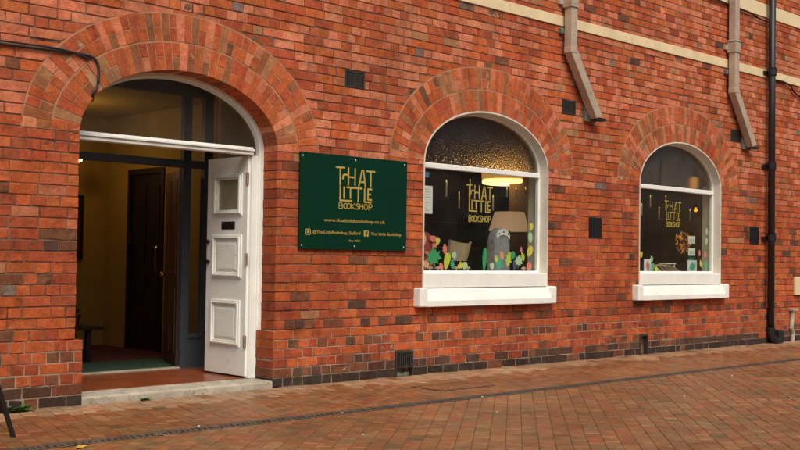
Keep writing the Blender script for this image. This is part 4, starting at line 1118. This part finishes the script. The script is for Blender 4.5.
mb = MB(); mb.tube([(14.34, .62, 2.44), (14.34, .62, 3.2)], .005, 6); mb.build('cord', 'cable', lan)
tag(lan, 'small amber glass shade glimpsed behind the top light of the farther window', 'lamp')
mb = MB()
for k in range(130):
    a = R.uniform(0, 2 * pi); r = .105 + R.gauss(0, .026); l = R.uniform(.03, .055); w_ = l * .45; t_ = a + R.uniform(-1.2, 1.2)
    c = Vector((13.86 + r * cos(a), .5 + R.uniform(-.04, .03), 1.465 + r * sin(a) * 1.1)); d = Vector((cos(t_), R.uniform(-.5, .5), sin(t_))); s_ = Vector((-sin(t_), R.uniform(-.4, .4), cos(t_)))
    mb.add([c - d * l, c + s_ * w_, c + d * l, c - s_ * w_], [(0, 1, 2, 3)], R.choice((0, 0, 0, 1, 2)))
mb.lathe((0, 0, 0), [(.115, -.012), (.127, 0), (.115, .012), (.103, 0), (.115, -.012)], 24, 2); n_ = 24 * 5
mb.v[-n_:] = [(13.86 + x, .5 + z, 1.465 + y * 1.1) for x, y, z in mb.v[-n_:]]
tag(mb.build('paper_wreath', ['orange', 'l_peach', 'brownwood'], org=(13.86, .5, 1.31)), 'orange leaf wreath hanging in the farther window', 'wreath')
mb = MB(); mb.tube([(13.86, .5, 1.60), (13.86, .5, 3.2)], .002, 4); mb.build('thread', 'cable', bpy.data.objects['paper_wreath'])
def stand_card(x0, x1, z0, z1, y, matn, label, inner=None):
    t = thing('display_card', label, 'card', ((x0 + x1) / 2, y, z0))
    mb = MB(); mb.box(x0, x1, y, y + .008, z0, z1); mb.build('card', matn, t)
    if inner: mb = MB(); mb.prism(inner[1], y - .002, y + .001); mb.build('picture', inner[0], t)
    return t
def rp(x0, x1, z0, z1): return [(x0, z0), (x1, z0), (x1, z1), (x0, z1)]
stand_card(13.765, 13.935, 1.452, 1.558, .35, 'paper', 'upper white card hung beside the orange wreath in the farther window', ('l_pale', rp(13.79, 13.91, 1.47, 1.515)))
stand_card(13.765, 13.937, 1.28, 1.385, .35, 'paper', 'lower white card hung under the upper card in the farther window', ('l_pale', rp(13.79, 13.91, 1.30, 1.345)))
stand_card(13.75, 13.99, 1.031, 1.215, .35, 'paper', 'white framed card with a green leaf picture standing on the window board', ('l_teal', leaf_poly(13.87, 1.125, .085, .09, .1, 'maple')))
flat('green_card', leaf_poly(13.90, 1.19, .12, .11, .2, 'maple'), .40, 'l_teal', 'green maple leaf cutout standing behind the white framed card', 'cutout', None, .004)
stand_card(12.43, 12.59, 1.031, 1.222, .2, 'paper', 'red and white picture card at the lower left of the farther window', ('l_pink', leaf_poly(12.51, 1.12, .07, .06, .2, 'oak')))
t = thing('card_tray', 'brown cardboard display tray with slots on the farther window board', 'tray', (13.3, .4, 1.03))
mb = MB(); mb.add([(12.97, .30, 1.035), (13.56, .30, 1.035), (13.60, .55, 1.15), (13.10, .55, 1.15), (12.97, .30, 1.031), (13.56, .30, 1.031), (13.60, .56, 1.031), (13.10, .56, 1.031)],
   [(0, 1, 2, 3), (4, 7, 6, 5), (0, 4, 5, 1), (1, 5, 6, 2), (2, 6, 7, 3), (3, 7, 4, 0)]); mb.build('tray', 'card', t)
for k in range(4):
    x = 13.10 + k * .115
    mb = MB(); mb.obox((x, .36, 1.064), (.07, 0, 0), (.045, .13, .060), (0, -.002, .004)); mb.build('slot', 'darkwood', t)
mb = MB(); mb.box(13.42, 13.68, .5, .62, 1.155, 1.17); mb.box(13.43, 13.45, .51, .53, 1.031, 1.155); mb.box(13.65, 13.67, .51, .53, 1.031, 1.155); mb.box(13.43, 13.45, .59, .61, 1.031, 1.155); mb.box(13.65, 13.67, .59, .61, 1.031, 1.155)
tag(mb.build('display_riser', 'bandw', org=(13.55, .56, 1.031)), 'small pale display riser behind the cardboard tray', 'stand')

# hall furnishings
t = thing('hall_table', 'small dark low table just inside the doorway on the left', 'table', (5.6, 2.6, .06))
mb = MB(); mb.box(5.28, 5.79, 2.4, 2.85, .395, .43, bev=.005); mb.build('tabletop', 'darkwood', t)
for x in (5.32, 5.62):
    for y in (2.45, 2.78): mb = MB(); mb.box(x, x + .05, y, y + .05, .062, .395); mb.build('leg', 'darkwood', t)
t = thing('potted_plant', 'small potted plant standing on the dark hall table', 'plant', (5.55, 2.62, .43))
mb = MB(); mb.lathe((5.55, 2.62, 0), [(0, .431), (.06, .431), (.085, .55), (.08, .555), (0, .54)], 16); mb.build('pot', 'brownwood', t)
mb = MB()
for k in range(34):
    a = R.uniform(0, 2 * pi); l = R.uniform(.08, .17); e = R.uniform(.3, 1.3); d = Vector((cos(a) * cos(e), sin(a) * cos(e), sin(e))); s = Vector((-sin(a), cos(a), 0)); b = Vector((5.55, 2.62, .55))
    p, q = b + d * l * .5, b + d * l; w = .022
    mb.add([b, p + s * w, q, p - s * w], [(0, 1, 2, 3)])
mb.build('foliage', 'leafgreen', t)
t = thing('framed_picture', 'dark framed picture on the ochre back wall of the hall', 'picture', (6.43, 4.33, 1.13))
mb = MB(); mb.box(6.20, 6.54, 4.31, 4.348, 1.12, 1.90, bev=.006); mb.build('frame', 'darkwood', t)
mb = MB(); mb.box(6.25, 6.49, 4.305, 4.312, 1.18, 1.84); mb.build('print', 'brownwood', t)
t = thing('hall_lamp', 'small glowing wall lamp high at the left inside the doorway', 'lamp', (6.12, 3.6, 2.25))
mb = MB(); mb.lathe((6.08, 3.6, 0), [(0, 2.22), (.045, 2.25), (.055, 2.29), (.04, 2.33), (0, 2.35)], 16); mb.build('globe', 'glow_hot', t, smooth=True)
mb = MB(); mb.tube([(6.08, 3.6, 2.34), (6.08, 3.6, 2.86)], .008, 8); mb.build('rod', 'brass', t)
mb = MB(); mb.box(4.5, 6.55, 1.46, 2.35, .0625, .074); tag(mb.build('door_mat', 'greencarpet', org=(5.5, 1.9, .062)), 'wide green mat on the floor just inside the inner doorway', 'mat')

# ------------------------------------------------------------------ the other side of the street, unseen, put in for the window reflections
opp = thing('unseen_building', 'unseen building opposite, made pale to brighten the shop window reflections', 'building', (8, -16.5, 0))
mb = MB(); mb.box(-14, 34, -24, -16, 0, 6.2); mb.build('wall', 'opp_bright', opp)
mb = MB(); mb.add([(-14.3, -15.7, 6.2), (34.3, -15.7, 6.2), (34.3, -24.3, 6.2), (-14.3, -24.3, 6.2), (-14.3, -20, 8.6), (34.3, -20, 8.6)], [(0, 1, 5, 4), (2, 3, 4, 5), (0, 4, 3), (1, 2, 5), (3, 2, 1, 0)]); mb.build('roof', 'slate', opp)
for k in range(12):
    for z0, z1 in ((.8, 2.5), (3.7, 5.3)):
        x = -12 + k * 3.8
        mb = MB(); mb.box(x, x + 1.4, -16.02, -15.985, z0, z1); mb.build('window', 'oppglass', opp)

# ------------------------------------------------------------------ light, sky, camera
SUN_EL, SUN_AZ = radians(52), radians(205)       # azimuth clockwise from +Y
w = bpy.data.worlds.new('World'); scene.world = w; w.use_nodes = True
nt = w.node_tree; bg = nt.nodes['Background']
sky = nt.nodes.new('ShaderNodeTexSky'); sky.sky_type = 'NISHITA'; sky.sun_disc = False
sky.sun_elevation = SUN_EL; sky.sun_rotation = SUN_AZ; sky.dust_density = 6; sky.air_density = .9; sky.ozone_density = .6
nt.links.new(sky.outputs[0], bg.inputs[0]); bg.inputs[1].default_value = .11
sl = bpy.data.lights.new('sun', 'SUN'); sl.energy = 1.0; sl.angle = radians(25); sl.color = (1, .93, .77)
so = bpy.data.objects.new('sun', sl); COL.objects.link(so)
d = Vector((sin(SUN_AZ) * cos(SUN_EL), cos(SUN_AZ) * cos(SUN_EL), sin(SUN_EL)))
so.rotation_euler = d.to_track_quat('Z', 'Y').to_euler(); so.location = d * 30
def lamp(loc, e, col, size=.05):
    l = bpy.data.lights.new('lamp', 'POINT'); l.energy = e; l.color = col; l.shadow_soft_size = size
    o = bpy.data.objects.new('lamp', l); COL.objects.link(o); o.location = loc
lamp((5.7, 3.1, 2.45), 7, (1, .62, .25)); lamp((11.28, 1.6, 2.08), 16, (1, .62, .25), .2); lamp((14.70, .8, 1.80), 2.5, (1, .6, .22))

pitch, roll, yaw = .02905965463868721, .014640661804028803, .7687219159580272
fw = Vector((sin(yaw) * cos(pitch), cos(yaw) * cos(pitch), sin(pitch)))
rt = Vector((cos(yaw), -sin(yaw), 0)); up = rt.cross(fw)
r2 = rt * cos(roll) + up * sin(roll); u2 = up * cos(roll) - rt * sin(roll)
cd = bpy.data.cameras.new('camera'); cam = bpy.data.objects.new('camera', cd); COL.objects.link(cam)
m = Matrix((r2, u2, -fw)).transposed().to_4x4(); m.translation = Vector((0, -8, 1.2)); cam.matrix_world = m
cd.sensor_width = 36; cd.lens = 1100 / 800 * 36; cd.clip_start = .05; cd.clip_end = 3000
scene.camera = cam
vs = scene.view_settings
scene.display_settings.display_device = 'sRGB'
vs.view_transform = 'Standard'; vs.look = 'None'; vs.exposure = .42; vs.gamma = 1; vs.use_curve_mapping = False
